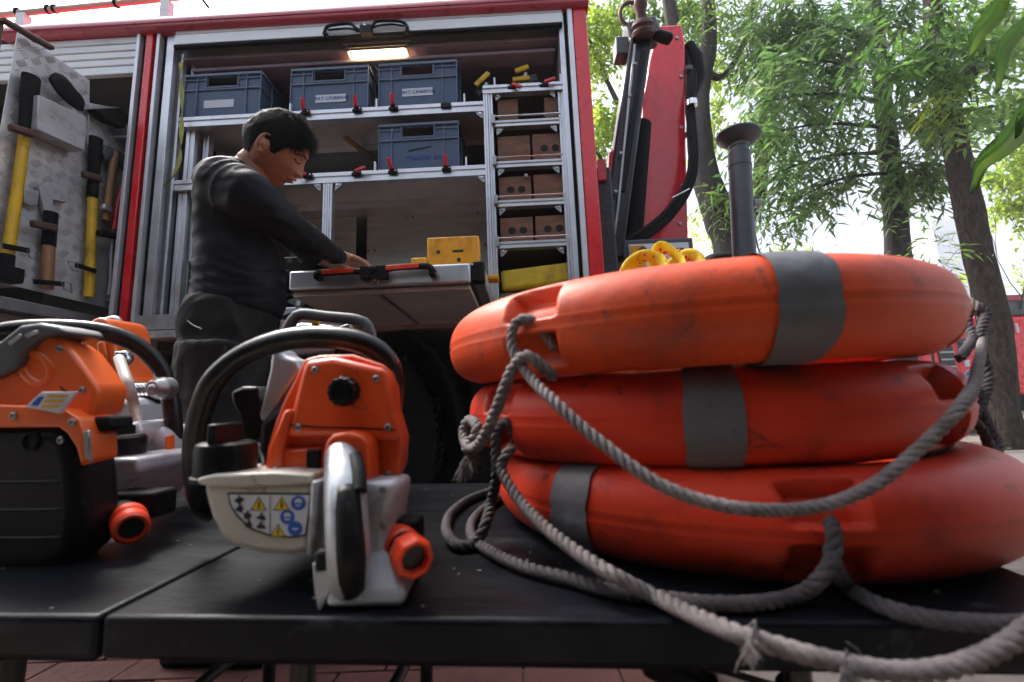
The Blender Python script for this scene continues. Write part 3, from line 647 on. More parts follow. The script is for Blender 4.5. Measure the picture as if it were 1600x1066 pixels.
# ------------------------------------------------------------------ wooden cribbing blocks
def block(px0, py0, px1, py1, holes, label, seed):
    a, b_ = TU(px0, py0, .02), TU(px1, py1, .02)
    t = thing('cribbing_block', label, 'wooden block', group='wooden cribbing blocks in the cubbies')
    zb = min(rows, key=lambda r: abs(r-b_.z))+.017
    w_ = b_.x-a.x; h = a.z-zb
    t.matrix_world = TMAT @ Matrix.Translation((a.x, .02, zb)) @ Matrix.Rotation(random.uniform(-.015, .015), 4, 'Z')
    MB().box((0, 0, 0), (w_, .42, h)).build('timber', 'wood', t, bevel=.003)
    for k in range(holes):
        cx = w_*(.36+.34*k) if holes == 2 else w_*.5
        MB().lathe((cx, .0005, h*.48), (0, -1, 0), [(.019, -.01), (.019, .001), (.0001, .001)], 18).build('bored_hole', 'woodd', t, smooth=True)
for args in ((777, 156, 810, 181, 0, 'small square end of a wooden block at the top-row cubby, upright side'),
             (850, 152, 884, 178, 0, 'small square wooden block at the far side of the top cubby beside the red post'),
             (777, 214, 829, 245, 0, 'plain brown wooden block in the second cubby, without holes'),
             (831, 210, 884, 243, 2, 'wooden block with two bored holes in the second cubby from the top'),
             (779, 277, 831, 310, 2, 'wooden block with two bored holes below a white knob, third cubby'),
             (833, 273, 886, 307, 0, 'plain wooden block in the third cubby, beside a block with holes'),
             (781, 341, 834, 376, 2, 'wooden block with two holes and ringed grain, fourth cubby near the upright'),
             (836, 338, 891, 373, 2, 'darker wooden block with two shallow holes, fourth cubby beside the red post')): block(*args, 0)
q = TU(822, 273, -.0); MB().sphere((q.x, .01, q.z), .010, 10).build('knob', 'aluw', T, smooth=True)
# yellow bag and folded hose in the lowest cubby
zb = 1.09
t = tag(MB().box((0, 0, 0), (.34, .3, .105)).build('yellow_bag', 'yelcloth', None, bevel=.02, seg=3, smooth=True), 'bulging soiled yellow fabric bag in the lowest cubby', 'bag')
a = TU(784, 452, .03); t.matrix_world = TMAT @ Matrix.Translation((a.x, .03, a.z-.01)) @ Matrix.Rotation(math.radians(-5), 4, 'Y')
MB().box((CU0+.027, .034, a.z-.045), (CU1-.012, .6, a.z-.02)).build('shelf_panel', 'inside', T)
t = thing('folded_hose', 'flat yellow hose folded in layers beneath the yellow bag', 'hose', mtx=TMAT.copy())
for k in range(3):
    z = a.z-.075-k*.028
    P = [(CU0+.03, .01, z+.018), (CU0+.08, .01, z+.004), (CU0+.18, .012, z+.004), (CU1-.03, .012, z+.012)]
    MB().tube(catmull(P, .02), .045, 10, flat=.2, up=(0, 0, 1)).build('fold', 'yelcloth', t, smooth=True)
# three yellow-handled ratchet tools above the cubbies
for (x0, y0, x1, y1, lab) in ((743, 134, 764, 114, 'grey clamp with yellow lever standing tilted beside the crate'), (805, 112, 826, 104, 'grey clamp with short yellow lever, upper of two over the cubbies'), (801, 125, 828, 122, 'grey clamp with yellow lever lying flat just over the red toggles')):
    t = thing('lever_clamp', lab, 'clamp', mtx=TMAT.copy(), group='yellow-levered clamps over the cubbies')
    a, b_ = TU(x0, y0, .10), TU(x1, y1, .10)
    MB().bar(a, b_, .03, .014, up=(0, -1, .2)).build('lever', 'yellow', t, bevel=.004)
    c = (a+b_)/2+Vector((.02, .05, -.035)); MB().bar(c+Vector((-.06, 0, -.02)), c+Vector((.06, .02, .02)), .05, .05).build('clamp_body', 'greyp', t, bevel=.01)
    MB().cyl(c+Vector((-.02, -.03, -.04)), c+Vector((.0, -.03, .02)), .016).build('screw', 'steel', t, smooth=True)
# ------------------------------------------------------------------ things on the slide-out tray
t = thing('rescue_wedge_box', 'amber plastic case with slots and round holes standing on the tray', 'case', mtx=TMAT.copy())
v0 = -.46; zt = tzT
P = [TU(667, 373, v0), TU(672, 371, v0), TU(744, 368, v0), TU(748, 372, v0)]
x0, x1, z1 = P[0].x, P[3].x, P[1].z
MB().box((x0, v0, zt+.001), (x1, v0+.06, z1)).build('case_shell', 'orangey', t, bevel=.006)
for (px, py) in ((685, 394), (717, 406)):
    q = TU(px, py, v0); MB().lathe((q.x, v0-.0012, q.z), (0, -1, 0), [(.0075, -.004), (.0075, .0008), (.0001, .001)], 14).build('hole', 'stickk', t)
a, b_ = TU(707, 394, v0), TU(724, 391, v0); MB().box((a.x, v0-.001, (a.z+b_.z)/2-.005), (b_.x, v0+.004, (a.z+b_.z)/2+.005)).build('slot', 'stickk', t, bevel=.0005)
t = thing('rescue_pad', 'small amber plastic block lying beside the amber case', 'block', mtx=TMAT.copy())
a, b_ = TU(643, 404, v0), TU(668, 411, v0); MB().box((a.x, v0-.01, zt+.001), (b_.x-.002, v0+.08, a.z)).build('pad', 'orangey', t, bevel=.006)
t = thing('amber_bar', 'thin amber bar projecting beyond the tray end', 'bar', mtx=TMAT.copy())
a = TU(749, 420, v0+.08); MB().box((a.x-.02, v0+.065, zt+.001), (a.x+.075, v0+.12, zt+.022)).build('bar', 'orangey', t, bevel=.005)
# black hydraulic tool under the hand
t = thing('hydraulic_tool', 'black hydraulic cutter head with faceted steel end on the tray', 'cutter', mtx=TMAT.copy())
a, b_ = TU(500, 408, -.50), TU(538, 416, -.36)
d = (b_-a).normalized()
MB().lathe(a, d, [(.001, -.012), (.018, -.012), (.030, .0), (.032, .03), (.026, .034), (.026, .05), (.034, .055), (.034, .08), (.027, .085), (.027, .12), (.033, .125), (.030, .20), (.02, .21)], 12).build('cylinder', 'blackgloss', t, smooth=True, sharp=25)
MB().lathe(a-d*.013, -d, [(.017, 0), (.010, .006), (.001, .007)], 6).build('end_nut', 'chrome', t)
c = TU(470, 412, -.50); MB().box((c.x-.09, -.52, zt+.001), (c.x+.055, -.36, c.z+.022)).build('control_block', 'black', t, bevel=.006)
for ux in (-.03, .01): MB().lathe((c.x+ux, -.52, c.z+.004), (0, -1, 0), [(.009, 0), (.009, .003), (.006, .004), (.001, .002)], 14).build('port', 'greyp', t, smooth=True)
MB().tube(catmull([a+d*.10+Vector((0, -.03, .02)), a+d*.14+Vector((.01, -.04, .03)), a+d*.2+Vector((.02, -.03, .0)), TU(545, 416, -.40)], .01), .005, 8).build('cable', 'silver', t, smooth=True)
# dark fittings under the tray near the man
t = thing('valve_cluster', 'black and chrome hydraulic valve fittings under the tray', 'valves', mtx=TMAT.copy())
MB().box((-1.24, .02, 1.056), (-1.0, .3, 1.13)).build('manifold', 'silver', t, bevel=.01)
for k in range(5):
    x = -1.02+.045*k; MB().lathe((x, .03, 1.056), (0, 0, 1), [(.018, 0), (.018, .03), (.012, .035), (.012, .07), (.017, .075), (.015, .10), (.004, .104)], 14).build('valve', 'black' if k % 2 else 'steel', t, smooth=True, sharp=30)

# ------------------------------------------------------------------ crane behind the locker (part of the truck)
cr = thing('loader_crane', '', ''); del cr['label'], cr['category']; cr.parent = T
cr.matrix_basis = TMAT.inverted()
def cpoly(name, m_, pts, Y, dep, bev=.012, skew=0):
    P = [WY(x, y, Y) for x, y in pts]; return MB().prism(P, (skew, dep, 0)).build(name, m_, cr, bevel=bev)
YC = 2.75
cpoly('main_boom', 'red', [(1028, 40), (1066, 38), (1071, 70), (1072, 200), (1076, 378), (1006, 378), (1004, 300), (1003, 160), (1016, 90)], YC, .26)
cpoly('boom_flange', 'red', [(1004, 160), (1014, 110), (1022, 112), (1018, 200), (1016, 378), (1006, 378)], YC-.02, .018, .003)
# slanting dark jib with red cheeks
jb = MB().bar(WY(952, 405, YC-.25), WY(998, 68, YC-.25), .125, .12, up=(0, -1, 0)).build('jib', 'blackgloss', cr, bevel=.014)
MB().bar(WY(972, 300, YC-.31), WY(1006, 80, YC-.31), .035, .02, up=(0, -1, 0)).build('jib_rib', 'black', cr, bevel=.004)
cpoly('jib_cheek', 'red', [(946, 395), (952, 240), (960, 228), (966, 240), (958, 400)], YC-.24, .08, .006)
cpoly('jib_cheek', 'red', [(962, 392), (978, 240), (994, 182), (998, 200), (990, 260), (972, 394)], YC-.13, .07, .006)
MB().cyl(WY(985, 380, YC-.05), WY(1000, 195, YC-.05), .068, 20).build('lift_cylinder', 'dark', cr, smooth=True)
# head with sheave and hook at the top
MB().bar(WY(978, 62, YC-.25), WY(1026, 50, YC-.25), .13, .13).build('jib_head', 'greyp', cr, bevel=.02)
MB().box(WY(964, 84, YC-.30), WY(982, 56, YC-.30)+Vector((0, .1, 0))).build('sensor_box', 'greyp', cr, bevel=.008)
MB().bar(WY(1022, 54, YC-.32), WY(1050, 62, YC-.30), .07, .05).build('locking_arm', 'black', cr, bevel=.02)
MB().tube([WY(985+16*math.cos(a), 22+18*math.sin(a), YC-.30) for a in [math.pi*.5+k*math.pi*1.3/14 for k in range(15)]], .011, 10).build('hook_arc', 'rust', cr, smooth=True)
hk = MB().lathe(WY(1004, 46, YC-.33), Vector((-.1, -.3, 1)), [(.02, -.05), (.062, -.04), (.066, -.02), (.05, 0), (.062, .015), (.055, .035), (.03, .05), (.025, .09), (.04, .12), (.03, .16), (.01, .17)], 24).build('swivel_hook', 'rust', cr, smooth=True)
# hoses sweeping down from the boom top across its foot
mb = MB(); P = [WY(*q) for q in ((1074, 85, 2.8), (1081, 120, 2.75), (1078, 170, 2.7), (1083, 235, 2.66), (1078, 285, 2.6), (1050, 330, 2.55), (1010, 365, 2.5), (960, 395, 2.48), (930, 420, 2.45))]
P = catmull(P, .04)
for dx, dz in ((0, 0), (.028, .012), (-.02, .022), (.01, -.024)): mb.tube([p+Vector((dx*.7, dx*.3, dz*.7)) for p in P], .016, 10)
mb.build('hose_bundle', 'dark', cr, smooth=True)
mb = MB().tube([WY(1076, 70, 2.8), WY(1086, 90, 2.8), WY(1090, 120, 2.8), WY(1080, 150, 2.8)], [.035, .048, .052, .032], 14).build('hose_sleeve', 'dark', cr, smooth=True)
MB().cyl(WY(1080, 158, 2.68), WY(1081, 166, 2.68), .035).build('hose_clamp', 'chrome', cr, smooth=True)
MB().tube([WY(1050, 309, 2.50), WY(1066, 301, 2.50), WY(1077, 295, 2.52)], .004, 8).build('wire_tie', 'chrome', cr, smooth=True)
# control box at the crane foot
a, b_ = WY(972, 378, 2.45), WY(1083, 376, 2.45)
z1 = a.z; cbx = MB().box((a.x, 2.45, z1-.22), (b_.x, 2.75, z1+.012)).build('control_box', 'greyp', cr, bevel=.01)
MB().box((a.x+.03, 2.438, z1-.20), (b_.x-.03, 2.449, z1-.02)).build('panel_face', 'aluw', cbx, bevel=.002)
MB().box((a.x+.035, 2.430, z1-.19), (a.x+.11, 2.437, z1-.03)).build('warning_plate', 'orangey', cbx, bevel=.002)
q = WY(1004, 393, 2.43); MB().lathe((q.x, 2.43, q.z), (0, -1, 0), [(.024, 0), (.022, .015), (.012, .02), (.001, .02)], 16).build('knob', 'rust', cbx, smooth=True)
q = WY(1060, 393, 2.43); MB().box((q.x-.02, 2.430, q.z-.02), (q.x+.03, 2.437, q.z+.02)).build('gauge', 'greyp', cbx)
MB().box((a.x-.2, 2.5, .5), (b_.x+.5, 3.2, z1-.24)).build('crane_base', 'dark', cr, bevel=.02)
# outrigger leg with foot disc, folded up
og = thing('outrigger', '', ''); del og['label'], og['category']; og.parent = T; og.matrix_basis = TMAT.inverted()
YO = 2.6; a = WY(1165, 440, YO); b_ = WY(1155, 240, YO); ax = (b_-a).normalized()
MB().tube([a-ax*.5, a, b_], .062, 28).build('outer_tube', 'greyp', og, smooth=True)
L = (b_-a).length
MB().lathe(b_, ax, [(.062, -.09), (.065, -.088), (.065, -.084), (.060, -.082), (.060, -.02), (.056, .0), (.052, .03), (.056, .034), (.056, .05)], 28).build('inner_tube', 'greyp', og, smooth=True, sharp=30)
fd = MB().lathe(b_+ax*.05, ax+Vector((.02, .05, 0)), [(.045, 0), (.07, .01), (.118, .05), (.122, .056), (.120, .066), (.05, .07), (.001, .07)], 40).build('foot_disc', 'greyp', og, smooth=True, sharp=30)
q = WY(1182, 318, YO); MB().box((q.x-.02, YO-.02, q.z-.02), (q.x+.025, YO+.02, q.z+.02)).build('cable_clip', 'steel', og, bevel=.004)
MB().tube(catmull([WY(1184, 318, YO), WY(1186, 335, YO), WY(1180, 355, YO), WY(1184, 385, YO), WY(1192, 402, YO)], .01), .005, 8).build('cable', 'silver', og, smooth=True)
MB().sphere(WY(1125, 412, 3.0), (.13, .1, .07), 12).build('valve_cover', 'dark', og, smooth=True)

# ================================================================== TABLES
def proj(P):
    d = Vector(P)-CP; z = d.dot(fw); return (800+F*d.dot(RR)/z, 533-F*d.dot(UU)/z)
def projT(p): return proj(TM @ Vector(p))
def make_table(label, s0, s1, legs):
    t = thing('folding_table', label, 'table', mtx=TM.copy(), group='black folding tables set end to end')
    MB().box((s0, 0, -.034), (s1, .575, 0)).build('table_top', 'table', t, bevel=.005, seg=4)
    MB().box((s0+.03, .03, -.05), (s1-.03, .54, -.0345)).build('under_frame', 'dark', t)
    inv = TM.inverted()
    for (s, y) in legs:
        top = Vector((s, y, -.045)); wp = TM @ top; foot = inv @ Vector((wp.x, wp.y, 0.004))
        MB().tube([top, foot], .011, 12).build('leg', 'blackgloss', t, smooth=True)
        f2 = inv @ Vector((wp.x, wp.y, .02)); MB().tube([foot, f2], .014, 12).build('foot_cap', 'dark', t)
    for (a, b_) in ((legs[0], legs[1]), (legs[2], legs[3])):
        MB().tube([(a[0], a[1], -.23), (b_[0], b_[1], -.23)], .009, 10).build('cross_bar', 'blackgloss', t, smooth=True)
    return t
t = make_table('black folding table carrying the orange concrete saw and the lifebuoy stack', 0.0015, .785, [(.565, .06), (.565, .50), (.14, .06), (.14, .50)])
MB().bar((.565, .06, -.085), (.36, .10, -.045), .012, .008).build('folding_brace', 'steel', t, bevel=.002)
MB().tube([(.565, .045, -.085), (.565, .075, -.085)], .013, 12).build('hinge', 'blackgloss', t)
MB().bar((.44, .06, -.055), (.50, .06, -.085), .03, .02).build('folding_brace', 'dark', t, bevel=.004)
make_table('black folding table under the big orange power cutter, its end butted against the next table', -.95, -.0015, [(-.14, .06), (-.14, .50), (-.8, .06), (-.8, .50)])

# ================================================================== LIFEBUOYS
def sm(x): x = max(0, min(1, x)); return x*x*(3-2*x)
RINGS = {}
class Ring:
    def __init__(s, c, Ro, ru, rz, tx, ty, m_, label, slots, tapes):
        s.c = Vector(c); s.Ro = Ro; s.ru = ru; s.rz = rz; s.tx = tx; s.ty = ty
        s.slots = [s.ang(p) if p > 20 else p for p in slots]
        if len(s.slots) == 1: s.slots = [s.slots[0]+k*math.pi/2 for k in range(4)]
        s.t = thing('lifebuoy', label, 'lifebuoy', mtx=TM.copy(), group='stacked orange lifebuoys')
        n, k = 560, 120; v = []
        for i in range(n):
            a = 2*math.pi*i/n
            for j in range(k): v.append(s.pt(a, 2*math.pi*j/k, 0, True))
        f = [(i*k+j, ((i+1) % n)*k+j, ((i+1) % n)*k+(j+1) % k, i*k+(j+1) % k) for i in range(n) for j in range(k)]
        me = MB(); me.v = v; me.f = f; me.build('float_ring', m_, s.t, smooth=True, sharp=180)
        for (p0, p1) in tapes:
            a0, a1 = (s.ang(p0), s.ang(p1)) if p0 > 20 else (p0, p1)
            if a1 < a0: a0, a1 = a1, a0
            mb = MB(); NA = 24; NB = 64; v = []
            for i in range(NA+1):
                for j in range(NB):
                    b = 2*math.pi*j/NB; a = a0+(a1-a0)*i/NA
                    if i in (0, NA): a += .008*mnoise.noise(Vector((b*2.5, a*9, s.c.z*30)))
                    else: a += .004*mnoise.noise(Vector((b*2.5, a*9, s.c.z*30)))
                    v.append(s.pt(a, b, .0028+.0006*mnoise.noise(Vector((a*30, b*4, 2))), True))
            mb.v = v; mb.f = [(i*NB+j, (i+1)*NB+j, (i+1)*NB+(j+1) % NB, i*NB+(j+1) % NB) for i in range(NA) for j in range(NB)]
            mb.build('tape_band', 'tape', s.t, smooth=True, sharp=180)
    def pt(s, a, b, off=0., detail=False):
        ru = s.ru+off; rz = s.rz+off; Rm = s.Ro-s.ru
        cb, sb = math.cos(b), math.sin(b)
        # slightly squarish tube
        e = .86; cx = math.copysign(abs(cb)**e, cb); cz = math.copysign(abs(sb)**e, sb)
        k = 1.0
        if detail:
            bb = (b+math.pi) % (2*math.pi)-math.pi
            k -= .026*math.exp(-((bb)/.020)**2)            # mould seam groove
            k += .013*math.exp(-((bb-.06)/.028)**2)+.013*math.exp(-((bb+.06)/.028)**2)
            for sl_ in s.slots:
                da = (a-sl_+math.pi) % (2*math.pi)-math.pi
                if abs(da) < .2:
                    w = sm((.105-da)/.012)*sm((da+.10+.03*abs(bb))/.05)
                    hgt = sm((1.02-abs(bb)+ .6*min(0, da))/.10)*sm((abs(bb)-.10)/.05)
                    k -= .36*w*hgt
            k += .004*mnoise.noise(Vector((math.cos(a)*6, math.sin(a)*6, sb*2+s.c.z*40)))
        x = (Rm+ru*cx*k)*math.cos(a); y = (Rm+ru*cx*k)*math.sin(a); z = rz*cz*k
        return Vector((s.c.x+x, s.c.y+y, s.c.z+z+s.tx*x+s.ty*y))
    def ang(s, px):
        best = None
        for i in range(720):
            a = math.pi+math.pi*i/720
            q = projT(s.pt(a, 0)); e = abs(q[0]-px)
            if best is None or e < best[0]: best = (e, a)
        return best[1]
    def t_at(s, px): return s.pt(s.ang(px), 0).y
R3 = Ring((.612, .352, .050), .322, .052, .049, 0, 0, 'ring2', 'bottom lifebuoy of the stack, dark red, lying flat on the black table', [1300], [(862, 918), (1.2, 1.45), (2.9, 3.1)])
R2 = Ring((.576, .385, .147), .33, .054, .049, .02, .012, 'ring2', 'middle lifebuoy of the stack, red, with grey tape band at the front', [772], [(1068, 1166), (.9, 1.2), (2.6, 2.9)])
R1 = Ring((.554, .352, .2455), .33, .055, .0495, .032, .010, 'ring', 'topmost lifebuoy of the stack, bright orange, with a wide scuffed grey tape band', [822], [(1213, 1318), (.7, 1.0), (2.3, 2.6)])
print('slots', [projT(R1.pt(a, 0)) for a in R1.slots], [projT(R2.pt(a, 0)) for a in R2.slots], [projT(R3.pt(a, 0)) for a in R3.slots])

# ------------------------------------------------------------------ ropes: three real twisted strands along a path
def rope(parent, name, path, r=.0062, m_='rope', pitch=.026, step=.0028, kind=None):
    P = catmull(path, .02); P = [p+Vector((mnoise.noise(p*9), mnoise.noise(p*9+Vector((5, 0, 0))), 0))*.0012 for p in P]
    P = catmull(P, step); mb = MB(); N = len(P); nrm = None; fr = []; s_ = 0
    for i in range(N):
        t = (P[min(i+1, N-1)]-P[max(i-1, 0)]).normalized()
        if nrm is None: nrm = t.orthogonal()
        nrm = (nrm-t*nrm.dot(t)).normalized(); fr.append((P[i], nrm.copy(), t.cross(nrm), s_))
        if i < N-1: s_ += (P[i+1]-P[i]).length
    for k in range(3):
        pts = []
        for (p, n_, b_, s1) in fr:
            a = 2*math.pi*(s1/pitch+k/3); pts.append(p+(n_*math.cos(a)+b_*math.sin(a))*r*.5)
        mb.tube(pts, r*.56, 7)
    return mb.build(name, m_, parent, smooth=True, sharp=180)
def tuft(parent, c, d, L, n, m_, spread=.5, r=.0007, name='frayed_end'):
    mb = MB(); d = Vector(d).normalized()
    for k in range(n):
        q = (d+Vector((random.gauss(0, spread), random.gauss(0, spread), random.gauss(0, spread)))).normalized()
        l = L*random.uniform(.5, 1.1); p0 = c+Vector((random.gauss(0, .003),)*3); p1 = p0+q*l*.5; p2 = p0+(q+Vector((random.gauss(0, .3), random.gauss(0, .3), -.25))).normalized()*l
        mb.tube([p0, p1, p2], [r, r*.9, r*.4], 4)
    return mb.build(name, m_, parent)
def on(ring, pts, off=.014): return [TP(x, y, ring.t_at(max(720, min(x, 1515)))-(off if o is None else o)) for (x, y, o) in [(p+(None,))[:3] for p in pts]]
# grab line of the top lifebuoy: loop round the bar, then slack across the front of the stack
a = on(R1, [(868, 545, -.02), (846, 515, -.012), (826, 498, .002), (806, 505, .010), (799, 530, .014), (806, 556, .014), (830, 592, .016)])
a += on(R1, [(866, 628), (905, 664), (950, 700), (1000, 738), (1050, 766), (1110, 786), (1180, 797)], .030)
tmn = lambda px: min(R1.t_at(px), R2.t_at(px), R3.t_at(px))-.014
a += [TP(x, y, tmn(x)) for x, y in ((1250, 796), (1310, 783), (1370, 754), (1430, 706), (1475, 665))]+[TP(1506, 630, tmn(1490)), TP(1526, 585, tmn(1500)+.03), TP(1536, 525, .36), TP(1530, 482, .36), TP(1514, 470, .37)]
rope(R1.t, 'grab_line', a, .0053, 'rope')
a = on(R1, [(866, 590, -.014), (846, 572, .002), (822, 556, .016), (800, 578, .018), (786, 612, .022), (772, 648, .022), (758, 680, .024), (742, 700, .02), (728, 694, .01), (724, 674, .0), (733, 656, -.01), (746, 668, .004), (738, 688, .012), (728, 704, .01)])
rope(R1.t, 'grab_line', a, .0062, 'rope')
for k in range(3): tuft(R1.t, on(R1, [(732+k, 712+k*5, .012)])[0], (-.2, 0, -1), .02, 60, 'rope', .35)
# right end of the top line
a = [TP(1490, 622, .26), TP(1470, 590, .27), TP(1500, 560, .30), TP(1520, 530, .34), TP(1512, 505, .36), TP(1520, 478, .37), TP(1540, 490, .36), TP(1530, 530, .34), TP(1545, 590, .32), TP(1530, 640, .30), TP(1505, 665, .28)]
rope(R1.t, 'grab_line', a[2:], .0064, 'roped')
# middle lifebuoy line: out of its slot, down, a loop on the table
def gt(x, y, h=.007): return TH(x, y, h)
a = on(R2, [(806, 690, -.02), (800, 668, -.006), (788, 660, .006), (776, 676, .016), (775, 710, .018), (776, 745, .02)])
a += [TP(768, 785, .19), TP(758, 822, .165), gt(740, 850), gt(715, 852), gt(698, 830), gt(703, 804), gt(730, 782), gt(765, 768), gt(797, 760), gt(840, 765)]
rope(R2.t, 'grab_line', a, .0064, 'roped')
a = on(R2, [(800, 700, .0), (790, 712, .016), (783, 730, .022), (792, 752, .026), (815, 786, .03), (850, 822, .045), (900, 862, .06), (960, 900, .07)])
a += [TP(1020, 930, .02), TP(1085, 962, -.015), TP(1150, 990, -.045), TP(1220, 1012, -.055), TP(1300, 1034, -.06), TP(1390, 1050, -.06), TP(1470, 1046, -.06), TP(1540, 1024, -.055), TP(1600, 988, -.05), TP(1680, 930, -.04)]
rope(R2.t, 'grab_line', a, .0062, 'rope')
tuft(R2.t, TP(1172, 996, -.06), (.1, -.1, -1), .016, 90, 'rope', .35, .0004); tuft(R2.t, TP(1316, 1038, -.065), (.7, -.1, -1), .018, 70, 'rope', .3, .0004)
# bottom lifebuoy line: loop beside the stack, along the table, up into the front slot
a = [gt(850, 775), gt(800, 770), gt(768, 787), gt(740, 812), gt(738, 838), gt(756, 856), gt(790, 875), gt(835, 892), gt(890, 905), gt(950, 922), gt(1030, 934), gt(1110, 943), gt(1190, 942), gt(1245, 930, .008)]
a += [TP(1280, 905, R3.t_at(1280)-.016), TP(1300, 870, R3.t_at(1300)-.012), TP(1302, 838, R3.t_at(1300)-.006), TP(1296, 815, R3.t_at(1300)+.012)]
rope(R3.t, 'grab_line', a, .0062, 'roped')
a = [TP(1300, 850, R3.t_at(1300)+.006), TP(1300, 880, R3.t_at(1300)-.014), gt(1322, 915, .008), gt(1365, 942), gt(1430, 962), gt(1500, 972), gt(1600, 975), gt(1700, 960)]
rope(R3.t, 'grab_line', a, .0062, 'roped')
# slack line at the far side of the stack
a = [TP(1440, 715, .16), TP(1480, 690, .20), TP(1510, 655, .26), TP(1535, 672, .27), TP(1548, 700, .27), TP(1575, 730, .26), TP(1610, 770, .24), TP(1650, 830, .2)]
rope(R2.t, 'grab_line', a, .0060, 'roped')
a = [TP(1468, 688, .25), TP(1500, 700, .26), TP(1535, 712, .27), TP(1560, 700, .28), TP(1548, 672, .29), TP(1535, 640, .30), TP(1528, 610, .31), TP(1508, 622, .30), TP(1480, 618, .29), TP(1465, 622, .30)]
rope(R2.t, 'grab_line', a, .0064, 'roped')
# yellow flecked throw line thrown over the back rim of the top lifebuoy
mfl = mat('flecked_yellow_line', (.80, .62, .02), .6, var=.15, scuff=(.50, .02, .01), scs=28, bump=.3)
t = thing('throw_line', 'yellow webbing with red flecks looped over the back rim of the top lifebuoy', 'webbing', mtx=TM.copy())
for pts in ([(975, 430), (985, 412), (1005, 400), (1030, 405), (1040, 420), (1046, 440)], [(1022, 430), (1024, 400), (1034, 385), (1052, 395), (1066, 410), (1070, 430)], [(1040, 425), (1062, 404), (1080, 398), (1094, 408), (1096, 430)]):
    P = [TP(x, y, .60-.012*i) for i, (x, y) in enumerate(pts)]
    Q = catmull(P, .004); lp = MB().tube(Q, .0125, 12, flat=.38, up=(0, 1, 0)).build('webbing_loop', mfl, t, smooth=True)
    fl = MB()
    for i in range(2, len(Q)-3, 4):
        for k in range(3):
            if random.random() < .6:
                a_ = random.uniform(0, 6.28); tt = (Q[i+1]-Q[i]).normalized(); n1 = (Vector((0, 1, 0))-tt*tt.y).normalized(); n2 = tt.cross(n1); c_ = Q[i]+(n1*math.cos(a_)*.38+n2*math.sin(a_))*.0120
                fl.sphere(c_, (.0028, .0028, .0028), 6)
    fl.build('red_fleck', 'redclip', lp, kind='stuff')
P = [TP(985, 430, .58), Vector((.50, .50, .27)), Vector((.50, .46, .2)), Vector((.46, .25, .2)), Vector((.42, .14, .201))]
MB().tube(catmull(P, .02), .02, 10, flat=.4).build('webbing_loop', mfl, t, smooth=True)

# ================================================================== SAWS (table frame)
def tp(poly, t): return [TP(x, y, t) for x, y in poly]
def slab(par, name, m_, poly, t0, t1, bevel=.006, seg=3, taper=0.0, smooth=True):
    """solid: outline at depth t0, carried back to t1 along the table's depth axis"""
    P = tp(poly, t0); n = len(P); c = sum(P, Vector())/n
    Q = [p+Vector(((p.x-c.x)*taper, t1-t0, (p.z-c.z)*taper)) for p in P]
    # normals outward: order check
    mb = MB(); mb.loft([P, Q])
    return mb.build(name, m_, par, bevel=bevel, seg=seg, smooth=smooth)
# ---- concrete saw at the seam of the tables
s1 = thing('power_cutter', 'orange and white petrol saw with black knob and warning sticker on its cream tank', 'petrol saw', mtx=TM.copy())
cov = slab(s1, 'filter_cover', 'orange', [(462, 586), (474, 560), (500, 554), (550, 553), (602, 570), (611, 600), (614, 640), (629, 690), (626, 740), (620, 757), (487, 754), (418, 748), (411, 735), (416, 700), (428, 660), (441, 626)], .085, .135, .012, 4, -.10)
slab(s1, 'cover_face', 'orange', [(476, 564), (520, 559), (600, 577), (612, 640), (621, 690), (560, 684), (446, 682), (458, 630), (468, 590)], .073, .084, .006, 3, .03)
slab(s1, 'cover_flank', 'orange', [(442, 640), (456, 640), (440, 700), (438, 752), (420, 752), (413, 735), (418, 700)], .070, .10, .004, 2)
slab(s1, 'recess_wall', 'orange', [(440, 702), (500, 700), (500, 752), (438, 752)], .076, .09, .003, 2)
slab(s1, 'slot', 'black', [(478, 702), (500, 702), (498, 752), (476, 752)], .0745, .080, .002, 2)
mb = MB()   # arch round the rear handle
arc = [(503, 757), (504, 710), (509, 688), (520, 678), (545, 674), (565, 680), (574, 694), (577, 757), (563, 757), (560, 718), (552, 706), (533, 704), (520, 716), (517, 757)]
slab(s1, 'handle_arch', 'orange', arc, .050, .084, .004, 3)
c = TP(541, 612, .073)
kn = MB(); n = 48
rings = []
for r_, h in ((.0135, 0), (.0135, .010), (.0122, .0135), (.009, .0142), (.008, .0125), (.0001, .0125)):
    rings.append([c+Vector(((r_*(1+(.07 if j % 4 < 2 and r_ > .012 else 0)))*math.cos(2*math.pi*j/n), -h, (r_*(1+(.07 if j % 4 < 2 and r_ > .012 else 0)))*math.sin(2*math.pi*j/n))) for j in range(n)])
kn.loft(rings).build('cover_knob', 'black', cov)
# rear handle: dark shell, sky reflection painted in as silver; black grip strip
hpth = [TP(538, 700, .070), TP(538, 725, .052), TP(540, 765, .030), TP(542, 810, .018), TP(545, 860, .012), TP(547, 900, .022), TP(548, 925, .05)]
P = catmull(hpth, .006)
MB().tube(P, .0175, 20, up=(1, 0, 0)).build('rear_handle', 'silver', s1, smooth=True, sharp=180)
MB().tube([p+Vector((.0045, -.0078, 0)) for p in P[8:-1]], .0122, 14, up=(1, 0, 0)).build('handle_grip', 'black', s1, smooth=True, sharp=180)
MB().tube([p+Vector((.008, -.010, 0)) for p in catmull([TP(548, 712, .053), TP(553, 735, .040), TP(554, 765, .028)], .004)], [.004, .007]+[.0075]*7 if False else .0065, 12).build('throttle_trigger', 'black', s1, smooth=True)
